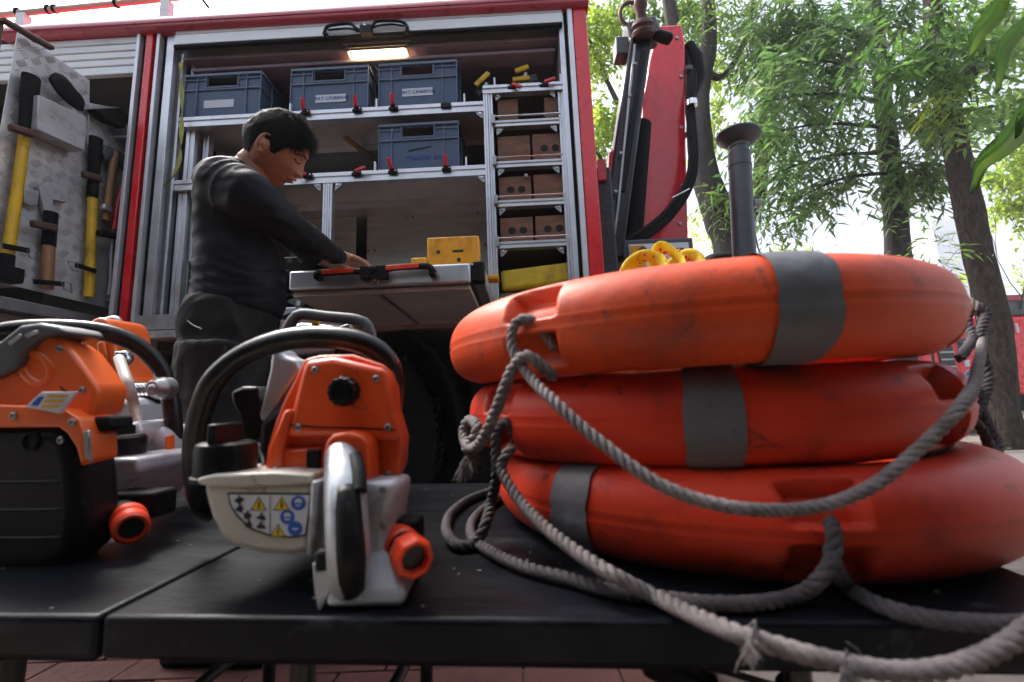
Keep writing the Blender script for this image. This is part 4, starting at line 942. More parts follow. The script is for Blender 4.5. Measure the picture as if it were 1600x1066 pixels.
# lower casing and foot
slab(s1, 'lower_casing', 'white', [(490, 752), (619, 752), (611, 800), (606, 838), (604, 870), (560, 885), (492, 880)], .040, .105, .008, 3, -.08)
slab(s1, 'casing_rib', 'white', [(486, 752), (497, 752), (492, 830), (484, 872), (478, 868)], .030, .06, .002, 2)
f = MB()
R_ = []
top = [TP(490, 872, .05), TP(604, 838, .05), TP(604, 838, .05)+Vector((-.012, .07, 0)), TP(490, 872, .05)+Vector((0, .07, 0))]
mid = [TP(494, 900, .030), TP(618, 878, .030), TP(618, 878, .03)+Vector((-.012, .09, 0)), TP(494, 900, .03)+Vector((0, .09, 0))]
low = [TH(497, 957, .004), TH(633, 937, .004), TH(640, 925, .004)+Vector((0, .14, 0)), TH(497, 957, .004)+Vector((0, .17, 0))]
low = [Vector((low[0].x, .012, .001)), Vector((low[1].x+.002, .016, .001)), Vector((low[1].x-.008, .12, .001)), Vector((low[0].x, .12, .001))]
l2 = [p+Vector((0, 0, .011)) for p in low]
f.loft([low, l2, mid, top]).build('foot_guard', 'white', s1, bevel=.008, seg=3)
slab(s1, 'foot_gusset', 'white', [(487, 880), (520, 878), (516, 925), (502, 955), (496, 955), (490, 920)], .014, .040, .003, 2)
slab(s1, 'rubber_bumper', 'black', [(488, 862), (512, 858), (518, 892), (490, 898)], .012, .045, .004, 2)
# tank
tank = slab(s1, 'fuel_tank', 'cream', [(312, 752), (330, 748), (420, 752), (487, 754), (486, 800), (482, 866), (455, 871), (405, 868), (366, 858), (340, 838), (325, 806), (318, 780)], .045, .14, .012, 5, -.10)
slab(s1, 'tank_rim', 'cream', [(306, 748), (330, 742), (430, 738), (487, 742), (487, 756), (430, 760), (330, 762), (308, 757)], .042, .14, .006, 3, -.06)
c = TP(352, 742, .075)
cap = MB().lathe(c+Vector((0, 0, -.004)), (0, 0, 1), [(.030, 0), (.030, .004), (.0275, .005), (.0275, .030), (.026, .034), (.022, .036), (.001, .036)], 40).build('tank_cap', 'black', s1, smooth=True, sharp=30)
MB().box((c.x-.004, c.y-.024, c.z+.031), (c.x+.005, c.y+.02, c.z+.050)).build('cap_fin', 'black', cap, bevel=.002)
# warning sticker on the tank front
st = slab(s1, 'warning_sticker', 'stickk', [(355, 770), (487, 771), (482, 815), (478, 838), (455, 841), (420, 838), (392, 828), (370, 808), (359, 790)], .0442, .0449, .0, 1, smooth=False)
slab(st, 'sticker_ground', 'stickw', [(358, 773), (484, 774), (479, 815), (476, 835), (455, 838), (421, 835), (394, 825), (373, 806), (362, 790)], .0434, .0441, .0, 1, smooth=False)
tS = .0428
def tri(x, y, w_): 
    slab(st, 'warning_triangle', 'stickk', [(x-w_, y+w_*.75), (x+w_, y+w_*.75), (x, y-w_*.95)], tS+.0003, tS+.0005, 0, 1, smooth=False)
    o = slab(st, 'triangle_field', 'sticky', [(x-w_*.82, y+w_*.65), (x+w_*.82, y+w_*.65), (x, y-w_*.75)], tS, tS+.0002, 0, 1, smooth=False)
    slab(st, 'triangle_mark', 'stickk', [(x-w_*.13, y+w_*.42), (x+w_*.13, y+w_*.42), (x+w_*.08, y-w_*.35), (x-w_*.08, y-w_*.35)], tS-.0003, tS-.0001, 0, 1, smooth=False)
def disc(x, y, r_, k):
    pl = [(x+r_*math.cos(a), y+r_*math.sin(a)) for a in [2*math.pi*i/24 for i in range(24)]]
    slab(st, 'blue_disc', 'stickb', pl, tS+.0002, tS+.0004, 0, 1, smooth=False)
    h = [(x+r_*.5*math.cos(a), y-1+r_*.5*math.sin(a)) for a in [math.pi+math.pi*i/10 for i in range(11)]]+[(x+r_*.3, y+r_*.45), (x-r_*.3, y+r_*.45)]
    if k: slab(st, 'disc_pictogram', 'stickw', h, tS-.0001, tS+.0001, 0, 1, smooth=False)
    slab(st, 'disc_pictogram', 'stickb' if k else 'stickw', [(x-r_*.45, y-r_*.05), (x+r_*.45, y-r_*.05), (x+r_*.3, y+r_*.2), (x-r_*.3, y+r_*.2)], tS-.0004, tS-.0002, 0, 1, smooth=False)
tri(404, 788, 13); tri(440, 788, 13); tri(434, 830, 12)
disc(466, 786, 11.5, 1); disc(449, 808, 11.5, 1); disc(461, 826, 11.5, 0)
slab(st, 'divider', 'stickk', [(421.5, 775), (422.5, 775), (422, 836), (421, 836)], tS, tS+.0002, 0, 1, smooth=False)
for (x, y) in ((373, 782), (374, 796), (387, 806), (388, 820), (408, 809), (408, 823)):
    pl = [(x+(7+2.5*math.sin(i*2.3+x))*math.cos(a), y+(4.5+1.8*math.sin(i*1.7+y))*math.sin(a)) for i, a in enumerate([2*math.pi*i/12 for i in range(12)])]
    slab(st, 'pictogram', 'stickk', pl, tS, tS+.0002, 0, 1, smooth=False)
    slab(st, 'pictogram', 'stickk', [(x-1.5, y-8), (x+1.5, y-8), (x+1, y), (x-1, y)], tS-.0003, tS-.0001, 0, 1, smooth=False)
# bow handle
P = catmull([TP(332, 800, .16), TP(316, 788, .15), TP(306, 748, .14), TP(305, 690, .13), TP(315, 640, .125), TP(335, 594, .12), TP(380, 556, .12), TP(440, 533, .12), TP(500, 527, .12), TP(555, 533, .12), TP(592, 550, .125), TP(610, 575, .13), TP(614, 605, .14), TP(612, 640, .16)], .008)
MB().tube(P, .0122, 18).build('bow_handle', 'blackgloss', s1, smooth=True, sharp=180)
slab(s1, 'side_casting', 'silver', [(424, 545), (436, 545), (442, 556), (462, 562), (468, 580), (440, 620), (424, 655), (408, 662), (402, 650), (412, 615), (420, 580)], .15, .19, .006, 3)
slab(s1, 'choke_box', 'black', [(359, 612), (378, 604), (402, 604), (408, 640), (412, 668), (396, 690), (378, 680), (372, 650), (362, 632)], .15, .19, .004, 2)
slab(s1, 'engine_block', 'dark', [(400, 660), (470, 600), (590, 600), (596, 760), (400, 760)], .14, .24, .01, 2, -.1)
for k in range(4): slab(s1, 'lead_clip', 'white' if k % 2 else 'steel', [(377+k*9, 692+k), (386+k*9, 690), (388+k*9, 712), (378+k*9, 712)], .12+.01*k, .14, .002, 1)
# fasteners and part seams on the visible faces
for (x, y, t_) in ((492, 578, .072), (588, 592, .072), (606, 668, .072), (466, 668, .072), (430, 735, .069), (606, 742, .084), (598, 765, .039), (600, 820, .039), (504, 770, .039)):
    c_ = TP(x, y, t_); sc_ = MB().lathe(c_+Vector((0, .001, 0)), (0, -1, 0), [(.0034, 0), (.0034, .0014), (.0026, .0020), (.0015, .0020), (.0014, .0008), (.0001, .0008)], 14).build('screw', 'steel', s1, smooth=True, sharp=30)
MB().tube([TP(x, y, .0725) for x, y in ((452, 664), (500, 668), (560, 669), (619, 672))], .0007, 6).build('cover_seam', 'dark', cov)
for k in range(5): slab(s1, 'cooling_vent', 'dark', [(516+k*11, 762), (521+k*11, 762), (521+k*11, 782), (516+k*11, 782)], .0385, .0405, 0, 1, smooth=False)
MB().tube(catmull([TP(404, 700, .13), TP(412, 724, .10), TP(404, 742, .08), TP(388, 748, .07)], .004), .0022, 8).build('fuel_hose', 'dark', s1, smooth=True)
MB().tube(catmull([TP(600, 790, .10), TP(622, 800, .10), TP(634, 815, .09), TP(628, 840, .075)], .004), .0032, 8).build('water_hose', 'dark', s1, smooth=True)
# water coupling
a = TP(620, 845, .065); b_ = TP(662, 888, .005); d = (b_-a).normalized()
MB().box(tuple(TP(608, 850, .09)), tuple(TP(651, 815, .06))).build('coupling_bracket', 'dark', s1, bevel=.003)
MB().tube([a-d*.02, a+d*.03], .015, 18).build('hose_tail', 'dark', s1, smooth=True)
cp = MB().lathe(a, d, [(.010, -.004), (.0155, -.002), (.0165, .004), (.0165, .020), (.0145, .023), (.0145, .030), (.011, .030)], 32).build('coupling_collar', 'coupling', s1, smooth=True, sharp=30)
MB().lathe(a+d*.030, d, [(.012, 0), (.0172, .001), (.0176, .018), (.0155, .024), (.0118, .024), (.0112, .012), (.0001, .012)], 8).build('coupling_nut', 'coupling', cp, bevel=.0015)
MB().lathe(a+d*.0345, d, [(.0001, .008), (.0110, .008), (.0110, .010), (.0001, .010)], 24).build('coupling_bore', 'stickk', cp)

# ---- cut-off saw behind it
s3 = thing('cutoff_saw', 'grey-handled saw with small yellow warning label, standing behind the orange saw', 'petrol saw', mtx=TM.copy())
P = catmull([TP(437, 560, .40), TP(444, 528, .40), TP(458, 500, .40), TP(472, 491, .40), TP(510, 495, .40), TP(558, 500, .40), TP(575, 510, .40), TP(581, 535, .40), TP(584, 570, .40)], .01)
MB().tube(P, .0095, 14).build('handle', 'greyp', s3, smooth=True, sharp=180)
slab(s3, 'shroud', 'silver', [(440, 530), (452, 508), (468, 504), (498, 506), (520, 508), (520, 552), (450, 556)], .42, .46, .006, 2)
slab(s3, 'shroud', 'dark', [(498, 506), (545, 508), (560, 530), (575, 560), (570, 760), (440, 760), (440, 560), (520, 552)], .43, .53, .008, 2)
slab(s3, 'warning_label', 'sticky', [(487, 501), (498, 501), (498, 512), (487, 512)], .415, .419, 0, 1)
slab(s3, 'warning_triangle', 'stickk', [(489, 511), (496, 511), (492.5, 504)], .413, .4145, 0, 1)
slab(s3, 'fin', 'silver', [(526, 512), (545, 505), (548, 512), (532, 520)], .415, .43, .002, 2)
# ---- big orange cutter on the near end of the other table
s2 = thing('power_cutter', 'big orange power cutter with black ribbed housing and chrome-clamped bow handle', 'power cutter', mtx=TM.copy())
hs_ = slab(s2, 'air_filter_housing', 'black', [(-120, 668), (78, 664), (100, 672), (114, 700), (121, 740), (124, 800), (120, 850), (110, 880), (76, 898), (-120, 910)], .11, .17, .032, 8, -.06)
for k in range(3): slab(hs_, 'housing_rib', 'black', [(-120, 752+k*44), (60, 751+k*44), (92+k, 750+k*44), (93+k, 754+k*44), (60, 756+k*44), (-120, 757+k*44)], .1088, .112, .0015, 2)
c = TP(48, 690, .109); MB().lathe(c, (0, -1, 0), [(.011, -.004), (.011, .001), (.0085, .002), (.0075, -.004), (.0001, -.004)], 20).build('screw_recess', 'dark', hs_, smooth=True)
sh_ = slab(s2, 'orange_shroud', 'orange2', [(-120, 575), (-40, 560), (10, 540), (40, 524), (80, 520), (104, 540), (128, 572), (152, 606), (150, 625), (142, 652), (130, 666), (120, 664), (90, 668), (60, 662), (-120, 668)], .125, .18, .020, 6, -.16)
slab(s2, 'shroud_lower', 'orange2', [(-120, 630), (60, 634), (100, 640), (122, 655), (130, 680), (132, 720), (126, 730), (118, 700), (104, 678), (90, 668), (-120, 670)], .105, .15, .010, 4, -.06)
# handle opening: dark recess with an orange lip
mb = MB(); P = [TP(60+22*math.cos(a)+7*math.sin(a), 575+24*math.sin(a), .128) for a in [2*math.pi*i/28 for i in range(28)]]
MB().tube(P, .006, 10, closed=True).build('recess_lip', 'orange2', s2, smooth=True)
MB().loft([P, [p+Vector((0, .004, 0)) for p in P]]).build('handle_recess', 'dark', s2)
c = TP(108, 602, .128); MB().lathe(c, (0.2, -1, 0.3), [(.008, -.003), (.008, .0012), (.006, .0014), (.0055, -.002), (.0001, -.002)], 18).build('screw_recess', 'dark', s2, smooth=True)
slab(s2, 'top_grip', 'greyp', [(-120, 560), (-40, 545), (0, 532), (30, 508), (60, 504), (90, 510), (100, 520), (60, 528), (36, 548), (24, 575), (-10, 592), (-120, 600)], .115, .17, .012, 4)
for k in range(2): slab(s2, 'grip_slot', 'silver', [(10+26*k, 535-12*k), (30+26*k, 521-6*k), (34+26*k, 525-5*k), (14+26*k, 541-12*k)], .1135, .116, .001, 1)
stl = slab(s2, 'warning_sticker', 'stickw', [(38, 636), (64, 612), (118, 612), (92, 647)], .0985, .103, .001, 1)
for k in range(3): slab(stl, 'sticker_stripe', 'orangey', [(72-4*k+3, 617+8*k), (104-6*k+3, 617+8*k), (100-6*k+2, 621+8*k), (69-4*k+2, 621+8*k)], .0978, .0984, 0, 1, smooth=False)
slab(stl, 'sticker_field', 'stickb', [(48, 633), (60, 620), (68, 620), (58, 634)], .0978, .0984, 0, 1, smooth=False)
slab(s2, 'metal_plate', 'steel', [(128, 675), (138, 672), (141, 725), (131, 715)], .100, .104, .001, 1)
for (x, y, t_) in ((20, 650, .103), (112, 660, .103), (92, 545, .124), (128, 610, .124), (94, 688, .1085)):
    c_ = TP(x, y, t_); MB().lathe(c_+Vector((0, .001, 0)), (0, -1, 0), [(.0040, 0), (.0040, .0014), (.0030, .0020), (.0018, .0020), (.0016, .0006), (.0001, .0006)], 14).build('screw', 'steel', s2, smooth=True, sharp=30)
# white casing, tank and cap on the far side
slab(s2, 'tank', 'white', [(150, 716), (212, 716), (214, 735), (190, 770), (170, 800), (158, 800)], .20, .32, .012, 4)
slab(s2, 'white_casing', 'white', [(208, 672), (250, 664), (260, 690), (262, 735), (240, 765), (200, 775), (178, 770), (196, 720)], .30, .42, .016, 4)
slab(s2, 'casing_insert', 'orange2', [(257, 682), (262, 680), (262, 735), (257, 738)], .295, .31, .002, 2)
c = TP(185, 712, .24); cp2 = MB().lathe(c, (0, 0, 1), [(.030, 0), (.031, .006), (.031, .024), (.027, .028), (.001, .028)], 32).build('tank_cap', 'black', s2, smooth=True, sharp=30)
MB().box((c.x-.006, c.y-.022, c.z+.026), (c.x+.006, c.y+.02, c.z+.040)).build('cap_fin', 'black', cp2, bevel=.002)
slab(s2, 'silver_elbow', 'silver', [(150, 665), (168, 628), (178, 622), (206, 622), (214, 650), (216, 690), (160, 700)], .33, .40, .014, 3)
slab(s2, 'exhaust_guard', 'aluw', [(176, 676), (212, 655), (218, 680), (205, 700), (180, 700)], .27, .33, .008, 3)
MB().tube([TP(238, 618, .38), TP(236, 640, .38), TP(228, 668, .38)], [.016, .012, .014], 14).build('rubber_mount', 'dark', s2, smooth=True)
slab(s2, 'shroud_gap', 'dark', [(140, 652), (168, 650), (170, 672), (150, 676)], .125, .16, .004, 2)
P = catmull([TP(-90, 560, .20), TP(-40, 532, .21), TP(20, 516, .22), (TP(95, 513, .24)), TP(165, 520, .27), TP(215, 540, .30), TP(248, 572, .32), TP(262, 605, .33), TP(270, 650, .33), TP(272, 700, .33), TP(266, 745, .32), TP(250, 775, .30), TP(225, 795, .27), TP(205, 808, .25)], .01)
MB().tube(P, .0125, 16).build('bow_handle', 'blackgloss', s2, smooth=True, sharp=180)
c = TP(263, 607, .32)
MB().lathe(c+Vector((0, -.03, 0)), (0, 1, 0), [(.001, -.004), (.010, -.002), (.014, .004), (.015, .012), (.017, .014), (.017, .03), (.012, .034)], 20).build('handle_clamp', 'steel', s2, smooth=True, sharp=40)
MB().sphere(c+Vector((.003, -.034, 0)), .006, 8).build('clamp_bolt', 'steel', s2, smooth=True)
a = TP(178, 610, .30); b_ = c
mb = MB(); d = (b_-a); L = d.length; d.normalize(); n1 = d.orthogonal().normalized(); n2 = d.cross(n1)
mb.tube([a+d*(L*i/160)+(n1*math.cos(i*.55)+n2*math.sin(i*.55))*.0075 for i in range(161)], .0030, 6); mb.tube([a, b_], .006, 10)
mb.build('coil_spring', 'chrome', s2, smooth=True)
MB().tube(catmull([TP(186, 560, .33), TP(193, 580, .31), TP(202, 605, .29), TP(208, 630, .30), TP(212, 655, .32)], .01), [.009]*3+[.0085]*60 if False else .0075, 12).build('white_hose', 'cream', s2, smooth=True)
a = TP(200, 808, .17); d = ((tl(CP)-a).normalized()+Vector((.12, 0, -.30))).normalized()
MB().tube([a-d*.03, a+d*.015], .016, 16).build('hose_tail', 'dark', s2, smooth=True)
MB().box(tuple(TP(168, 800, .22)), tuple(TP(240, 770, .18))).build('coupling_bracket', 'dark', s2, bevel=.004)
cp = MB().lathe(a, d, [(.010, 0), (.0175, .002), (.0185, .006), (.0185, .018), (.016, .021), (.0155, .026), (.018, .027), (.018, .042), (.015, .046), (.012, .046), (.012, .034), (.0001, .034)], 28).build('hose_coupling', 'coupling', s2, smooth=True, sharp=30)
MB().lathe(a+d*.041, d, [(.0001, .0), (.0122, .0), (.0122, .002), (.0001, .002)], 20).build('coupling_bore', 'stickk', cp)
# ---- third orange saw half hidden behind
s4 = thing('chainsaw', 'bright orange saw body peeking out between the big cutter and the red post', 'chainsaw', mtx=TM.copy())
slab(s4, 'cover', 'orange2', [(124, 530), (134, 510), (140, 500), (152, 494), (164, 498), (172, 512), (176, 535), (178, 570), (184, 592), (176, 605), (120, 600)], .50, .60, .018, 5)
slab(s4, 'cover_ridge', 'orange2', [(150, 535), (160, 532), (166, 560), (160, 585), (152, 560)], .492, .50, .004, 3)
slab(s4, 'body', 'orange2', [(120, 596), (178, 592), (196, 585), (194, 650), (188, 757), (120, 757)], .50, .60, .015, 3)
MB().tube(catmull([TP(165, 502, .56), TP(178, 499, .56), TP(186, 504, .56), TP(187, 525, .56), TP(188, 560, .55)], .01), .008, 10).build('handle', 'silver', s4, smooth=True)
slab(s4, 'fastener', 'chrome', [(176, 548), (196, 548), (198, 562), (190, 572), (178, 568)], .49, .51, .004, 2)
slab(s4, 'yellow_tag', 'yellow', [(186, 538), (198, 536), (200, 555), (188, 556)], .52, .53, .002, 1)

# ================================================================== PERSON
def ell(c, ax_t, u, a_, b_, n=28, sq=.9):
    """ellipse ring round c: u is the first half axis direction, a_/b_ the half widths"""
    t = Vector(ax_t).normalized(); u = (Vector(u)-t*Vector(u).dot(t)).normalized(); v = t.cross(u)
    return [c+u*(math.copysign(abs(math.cos(x))**sq, math.cos(x))*a_)+v*(math.copysign(abs(math.sin(x))**sq, math.sin(x))*b_) for x in [2*math.pi*i/n for i in range(n)]]
def sect(xl, yl, xr, yr, Y, dep, Yr=None):
    A_ = WY(xl, yl, Y); B_ = WY(xr, yr, Yr if Yr else Y); c = (A_+B_)/2; h = (B_-A_)/2; tn = abs(c.x)/c.y; a = h.length
    ae = math.sqrt(max(a*a-(dep*tn)**2, (.6*a)**2)); return (c, h*(ae/a), dep)
def limb(mb, secs, n=28):
    rings = []
    for i, (c, h, dep) in enumerate(secs):
        p0 = secs[max(i-1, 0)][0]; p1 = secs[min(i+1, len(secs)-1)][0]
        rings.append(ell(c, p1-p0, h, h.length, dep, n))
    return mb.loft(rings)
def chain(mb, pts, n=20, up=(0, 0, 1)):
    P = [Vector(p[0]) for p in pts]; return mb.tube(P, [p[1] for p in pts], n, up=up)
man = thing('person', 'man in a black long-sleeved jersey and dark trousers leaning over the slide-out tray', 'person', loc=(WY(345, 690, 1.34).x, 1.34, 0))
MI = Matrix.Translation(-man.location)
def pb(mb, name, m_, **k):
    mb.v = [p-man.location for p in mb.v]; return mb.build(name, m_, man, **k)
YB = 1.34
torso = [sect(300, 472, 442, 500, YB, .120), sect(304, 455, 446, 482, YB, .122), sect(307, 425, 448, 448, YB, .126), sect(309, 385, 445, 405, YB, .134), sect(308, 350, 434, 368, YB, .148),
         sect(308, 322, 426, 340, YB, .155), sect(312, 300, 428, 320, YB, .152), sect(322, 283, 424, 304, YB, .135), sect(338, 268, 414, 288, YB, .11), sect(360, 252, 402, 270, YB, .06)]
J = dict(sh=WY(352, 275, 1.21), el=WY(452, 343, 1.30), wr=WY(534, 399, 1.66))
near_arm = [(WY(338, 282, 1.28), .062), (WY(352, 288, 1.22), .074), (WY(386, 306, 1.20), .070), (WY(420, 333, 1.24), .062), (WY(452, 356, 1.30), .052), (WY(480, 374, 1.40), .046), (WY(506, 389, 1.50), .038), (WY(522, 398, 1.58), .031), (WY(533, 403, 1.63), .028)]
far_arm = [(WY(385, 262, 1.45), .06), (WY(400, 285, 1.52), .07), (WY(428, 330, 1.56), .055), (WY(452, 365, 1.60), .05), (WY(480, 392, 1.66), .04), (WY(502, 404, 1.70), .032)]
mb = MB(); limb(mb, torso); chain(mb, near_arm); chain(mb, far_arm)
shirt = pb(mb, 'jersey', 'shirt', remesh=.007)
sm_ = shirt.modifiers.new('sm', 'SMOOTH'); sm_.iterations = 9; sm_.factor = .5
def bake(o, fn):
    """apply the modifiers, then push the cloth along its normals by fn(world point, normal)"""
    dg = bpy.context.evaluated_depsgraph_get(); me = bpy.data.meshes.new_from_object(o.evaluated_get(dg)); old = o.data; o.modifiers.clear(); o.data = me
    me.name = old.name
    off = man.location; co = [v.co.copy() for v in me.vertices]; no = [v.normal.copy() for v in me.vertices]
    for v, c, n_ in zip(me.vertices, co, no): v.co = c+n_*fn(c+off, n_)
    for p in me.polygons: p.use_smooth = True
    me.update()
def ridge(p): return (1-min(1, abs(mnoise.noise(p))*2.6))**2
AX = [near_arm[3][0], near_arm[5][0], near_arm[8][0]]
def armco(p):
    """(distance to the near sleeve's axis, metres along it)"""
    best = (9, 0); acc = 0
    P_ = [q[0] for q in near_arm[1:]]
    for a, b_ in zip(P_, P_[1:]):
        d = b_-a; L = d.length; t = max(0, min(1, (p-a).dot(d)/(L*L))); e = (p-(a+d*t)).length
        if e < best[0]: best = (e, acc+t*L)
        acc += L
    return best[0], best[1], acc
zh = WY(370, 470, YB).z
def shirt_fold(p, n_):
    e, s_, tot = armco(p); q = Vector((mnoise.noise(p*6), mnoise.noise(p*6+Vector((7, 0, 0))), 0))
    if e < .095:
        w_ = g_(s_-tot*.52, .09)*.9+g_(s_-tot*.93, .05)*1.0+g_(s_-.03, .08)*.8+.12
        return .0052*w_*(ridge(Vector((s_*22+q.x*1.6, p.x*3+q.y, p.z*4)))-.25)
    h = p.z-zh
    w_ = g_(h-.05, .10)*1.0+g_(h-.30, .12)*.45+.12
    return .0052*w_*(ridge(Vector((p.x*3.5+q.x, p.y*3.5, p.z*21+p.x*7+q.y*1.5)))-.25)
def g_(x, s__): return math.exp(-(x/s__)**2)
bpy.context.view_layer.update(); bake(shirt, shirt_fold)
# trousers
mb = MB()
hips = [sect(298, 460, 438, 488, YB, .122), sect(292, 478, 438, 500, YB, .135), sect(288, 505, 434, 528, YB, .145), sect(290, 535, 428, 555, YB, .145), sect(296, 560, 422, 575, YB, .135)]
limb(mb, hips)
kx = WY(340, 700, 1.26)
def leg(yo, dx):
    hip = WY(350, 540, YB+yo); hz = hip.z
    pts = [(Vector((hip.x, hip.y, hz)), .105), (Vector((hip.x+dx*.3, hip.y, hz-.15)), .100), (Vector((hip.x+.02+dx, hip.y-.01, .52)), .082), (Vector((hip.x+.01+dx, hip.y, .40)), .076), (Vector((hip.x+dx, hip.y+.01, .2)), .072), (Vector((hip.x+dx, hip.y+.01, .075)), .068)]
    chain(mb, pts, up=(1, 0, 0)); return pts[-1][0]
f1 = leg(-.095, -.02); f2 = leg(.095, .04)
tr_ = pb(mb, 'trousers', 'trous', remesh=.009)
sm_ = tr_.modifiers.new('sm', 'SMOOTH'); sm_.iterations = 7; sm_.factor = .5
def trouser_fold(p, n_):
    q = Vector((mnoise.noise(p*5), mnoise.noise(p*5+Vector((7, 0, 0))), 0))
    return .009*(ridge(Vector((p.x*11+q.x, p.y*11+q.y, p.z*3.5)))-.25)+.006*(ridge(Vector((p.x*4, p.y*4, p.z*12+q.x*1.5)))-.25)
bpy.context.view_layer.update(); bake(tr_, trouser_fold)
# pocket flap and piping
mb = MB(); P = [WY(*q) for q in ((296, 542, 1.17), (320, 548, 1.155), (352, 540, 1.15), (354, 556, 1.145), (326, 568, 1.15), (298, 562, 1.165))]
mb.prism(P, (0, .03, 0)); pb(mb, 'pocket_flap', 'trous', bevel=.004)
mb = MB().tube(catmull([WY(282, 482, 1.235), WY(289, 496, 1.205), WY(300, 507, 1.185), WY(315, 514, 1.17)], .01), .0016, 6); pb(mb, 'pocket_piping', 'greyp')
# shoes
for f_ in (f1, f2):
    mb = MB(); rings = []
    for (dx, w_, h) in ((-.10, .03, .05), (-.085, .042, .075), (-.03, .045, .09), (.04, .048, .075), (.11, .052, .055), (.16, .045, .04), (.185, .02, .025)):
        rings.append([Vector((f_.x+dx+.02, f_.y+w_*math.cos(a), max(.006, .006+h*.5+h*.5*math.sin(a)) if h else 0)) for a in [2*math.pi*i/16 for i in range(16)]])
    mb.loft(rings); pb(mb, 'shoe', 'dark', smooth=True, sub=1)
# ---- body: head, neck and hands, one continuous skin through the sleeves
vd = ray(429, 236).normalized(); Rl = (RR-vd*RR.dot(vd)).normalized(); Ul = Rl.cross(vd).normalized()
Fv = (Rl*.80-Ul*.60)*math.cos(math.radians(20))-vd*math.sin(math.radians(20)); Uv = Rl*.60+Ul*.80
Fv = (Fv-Uv*Fv.dot(Uv)).normalized(); Sv = Uv.cross(Fv).normalized()     # Sv: the person's left (away from the camera)
HC_ = WY(431, 233, YB)
HS = .93
def hpt(x, y, z): return HC_+(Fv*x+Sv*y+Uv*z)*HS
def g(x, s_): return math.exp(-(x/s_)**2)
def headpt(th, ph):
    """th: azimuth from the face direction (0 = forward, + = own left), ph: elevation"""
    cx, cy, cz = math.cos(ph)*math.cos(th), math.cos(ph)*math.sin(th), math.sin(ph)
    x = .098*cx; y = .076*cy; z = .118*cz
    if cz > 0: x *= 1+.02*cz
    if z < 0:
        k = -z/.118
        y *= 1-.26*k**1.8
        if x < 0: x *= 1-.55*k**1.2
        else: x *= 1-.02*k
    if x > 0:                                      # face plane
        fp = .084+.004*g(z+.02, .05); x = min(x, fp+.25*(x-fp)) if x > fp else x
        ay = abs(y)
        # brow, eye sockets, nose, cheeks, lips, chin
        x += .006*g(z-.028, .012)*g(ay-.022, .026)
        x -= .011*g(z-.008, .013)*g(ay-.032, .015)
        x += .009*g(z-.006, .008)*g(ay-.032, .014)
        x += .006*g(z+.022, .018)*g(ay-.040, .020)
        nz = max(0, min(1, (.022-z)/.052)) if z > -.036 else max(0, 1-(-.036-z)/.007)
        wn = .0085+.0055*nz
        x += (.004+.018*nz**1.2)*math.exp(-(ay/wn)**2)*(1 if z < .03 else 0)
        x += .010*g(z+.029, .008)*g(ay-.014, .007)
        x += .008*g(z+.052, .0055)*g(ay, .022)+.009*g(z+.065, .006)*g(ay, .019)
        x -= .006*g(z+.0585, .0026)*g(ay, .026)
        x -= .004*g(z+.077, .006)*g(ay, .02)
        x += .011*g(z+.096, .014)*g(ay, .022)
        x -= .004*g(z+.042, .004)*g(ay, .006)
    return hpt(x, y, z)
mb = MB(); NT, NP = 120, 96
rings = [[headpt(2*math.pi*i/NT, -math.pi/2*.985+math.pi*.985*j/(NP-1)) for i in range(NT)] for j in range(NP)]
mb.loft(rings)
# ear (camera side = own right, -Sv)
def ear(s):
    er = []
    c0 = (-.006, s*.071, -.004)
    for k in range(26):
        a = -.9+k*(2*math.pi-1.0)/25
        er.append(hpt(c0[0]+.016*math.cos(a+2.1)-.004, c0[1]+s*.008+s*.004*math.sin(a), c0[2]+.030*math.sin(a+2.1)))
    mb.tube(er, .0042, 8)
    mb.sphere(hpt(-.012, s*.074, -.004), (.012, .012, .018), 10)
    mb.sphere(hpt(-.004, s*.077, -.030), (.007, .007, .008), 8)
ear(-1); ear(1)
nb = hpt(-.035, 0, -.075)
chain(mb, [(hpt(-.020, 0, -.040), .048), (nb, .048), (WY(402, 268, YB+.01), .050), (WY(390, 292, YB+.02), .06), (WY(375, 330, YB), .09), (WY(370, 440, YB), .10)], 24)
def shrink(l, k=.78): return [(p, r*k) for p, r in l]
chain(mb, shrink(near_arm)); chain(mb, shrink(far_arm, .62))
chain(mb, [(WY(376, 300, YB), .05), (WY(352, 278, 1.24), .05)]); chain(mb, [(WY(376, 300, YB), .05), (WY(385, 262, 1.45), .045)])
def hand(w0, w1, side):
    """w0 wrist, w1 knuckle centre; side: vector across the palm"""
    d = (w1-w0).normalized(); s_ = (side-d*side.dot(d)).normalized(); n_ = s_.cross(d)
    if n_.z < 0: n_ = -n_
    L = .085
    rings = []
    for k, (w_, h_) in enumerate(((.026, .020), (.030, .019), (.038, .017), (.041, .014), (.040, .012))):
        c = w0+d*(L*k/4); rings.append(ell(c, d, s_, w_, h_, 16))
    mb.loft(rings)
    K = w0+d*L
    for k, (off, l) in enumerate(((-.030, .066), (-.010, .075), (.011, .070), (.030, .054))):
        b0_ = K+s_*off-d*.012; q = [b0_, K+s_*off+d*.004-n_*.000, K+s_*off*1.08+d*l*.45-n_*.010, K+s_*off*1.1+d*l*.72-n_*.026, K+s_*off*1.1+d*l*.84-n_*.040]
        mb.tube(q, [.0085, .0088, .0082, .0074, .0062], 10)
    q = [w0+d*.022-s_*.026, w0+d*.045-s_*.044-n_*.008, w0+d*.068-s_*.052-n_*.018, w0+d*.086-s_*.050-n_*.028]
    mb.tube(q, [.012, .011, .0098, .0078], 10)
hand(WY(533, 401, 1.625), WY(558, 411, 1.70), Vector((.35, -.9, 0))*-1)
hand(WY(500, 403, 1.695), WY(520, 412, 1.73), Vector((.3, -.9, 0)))
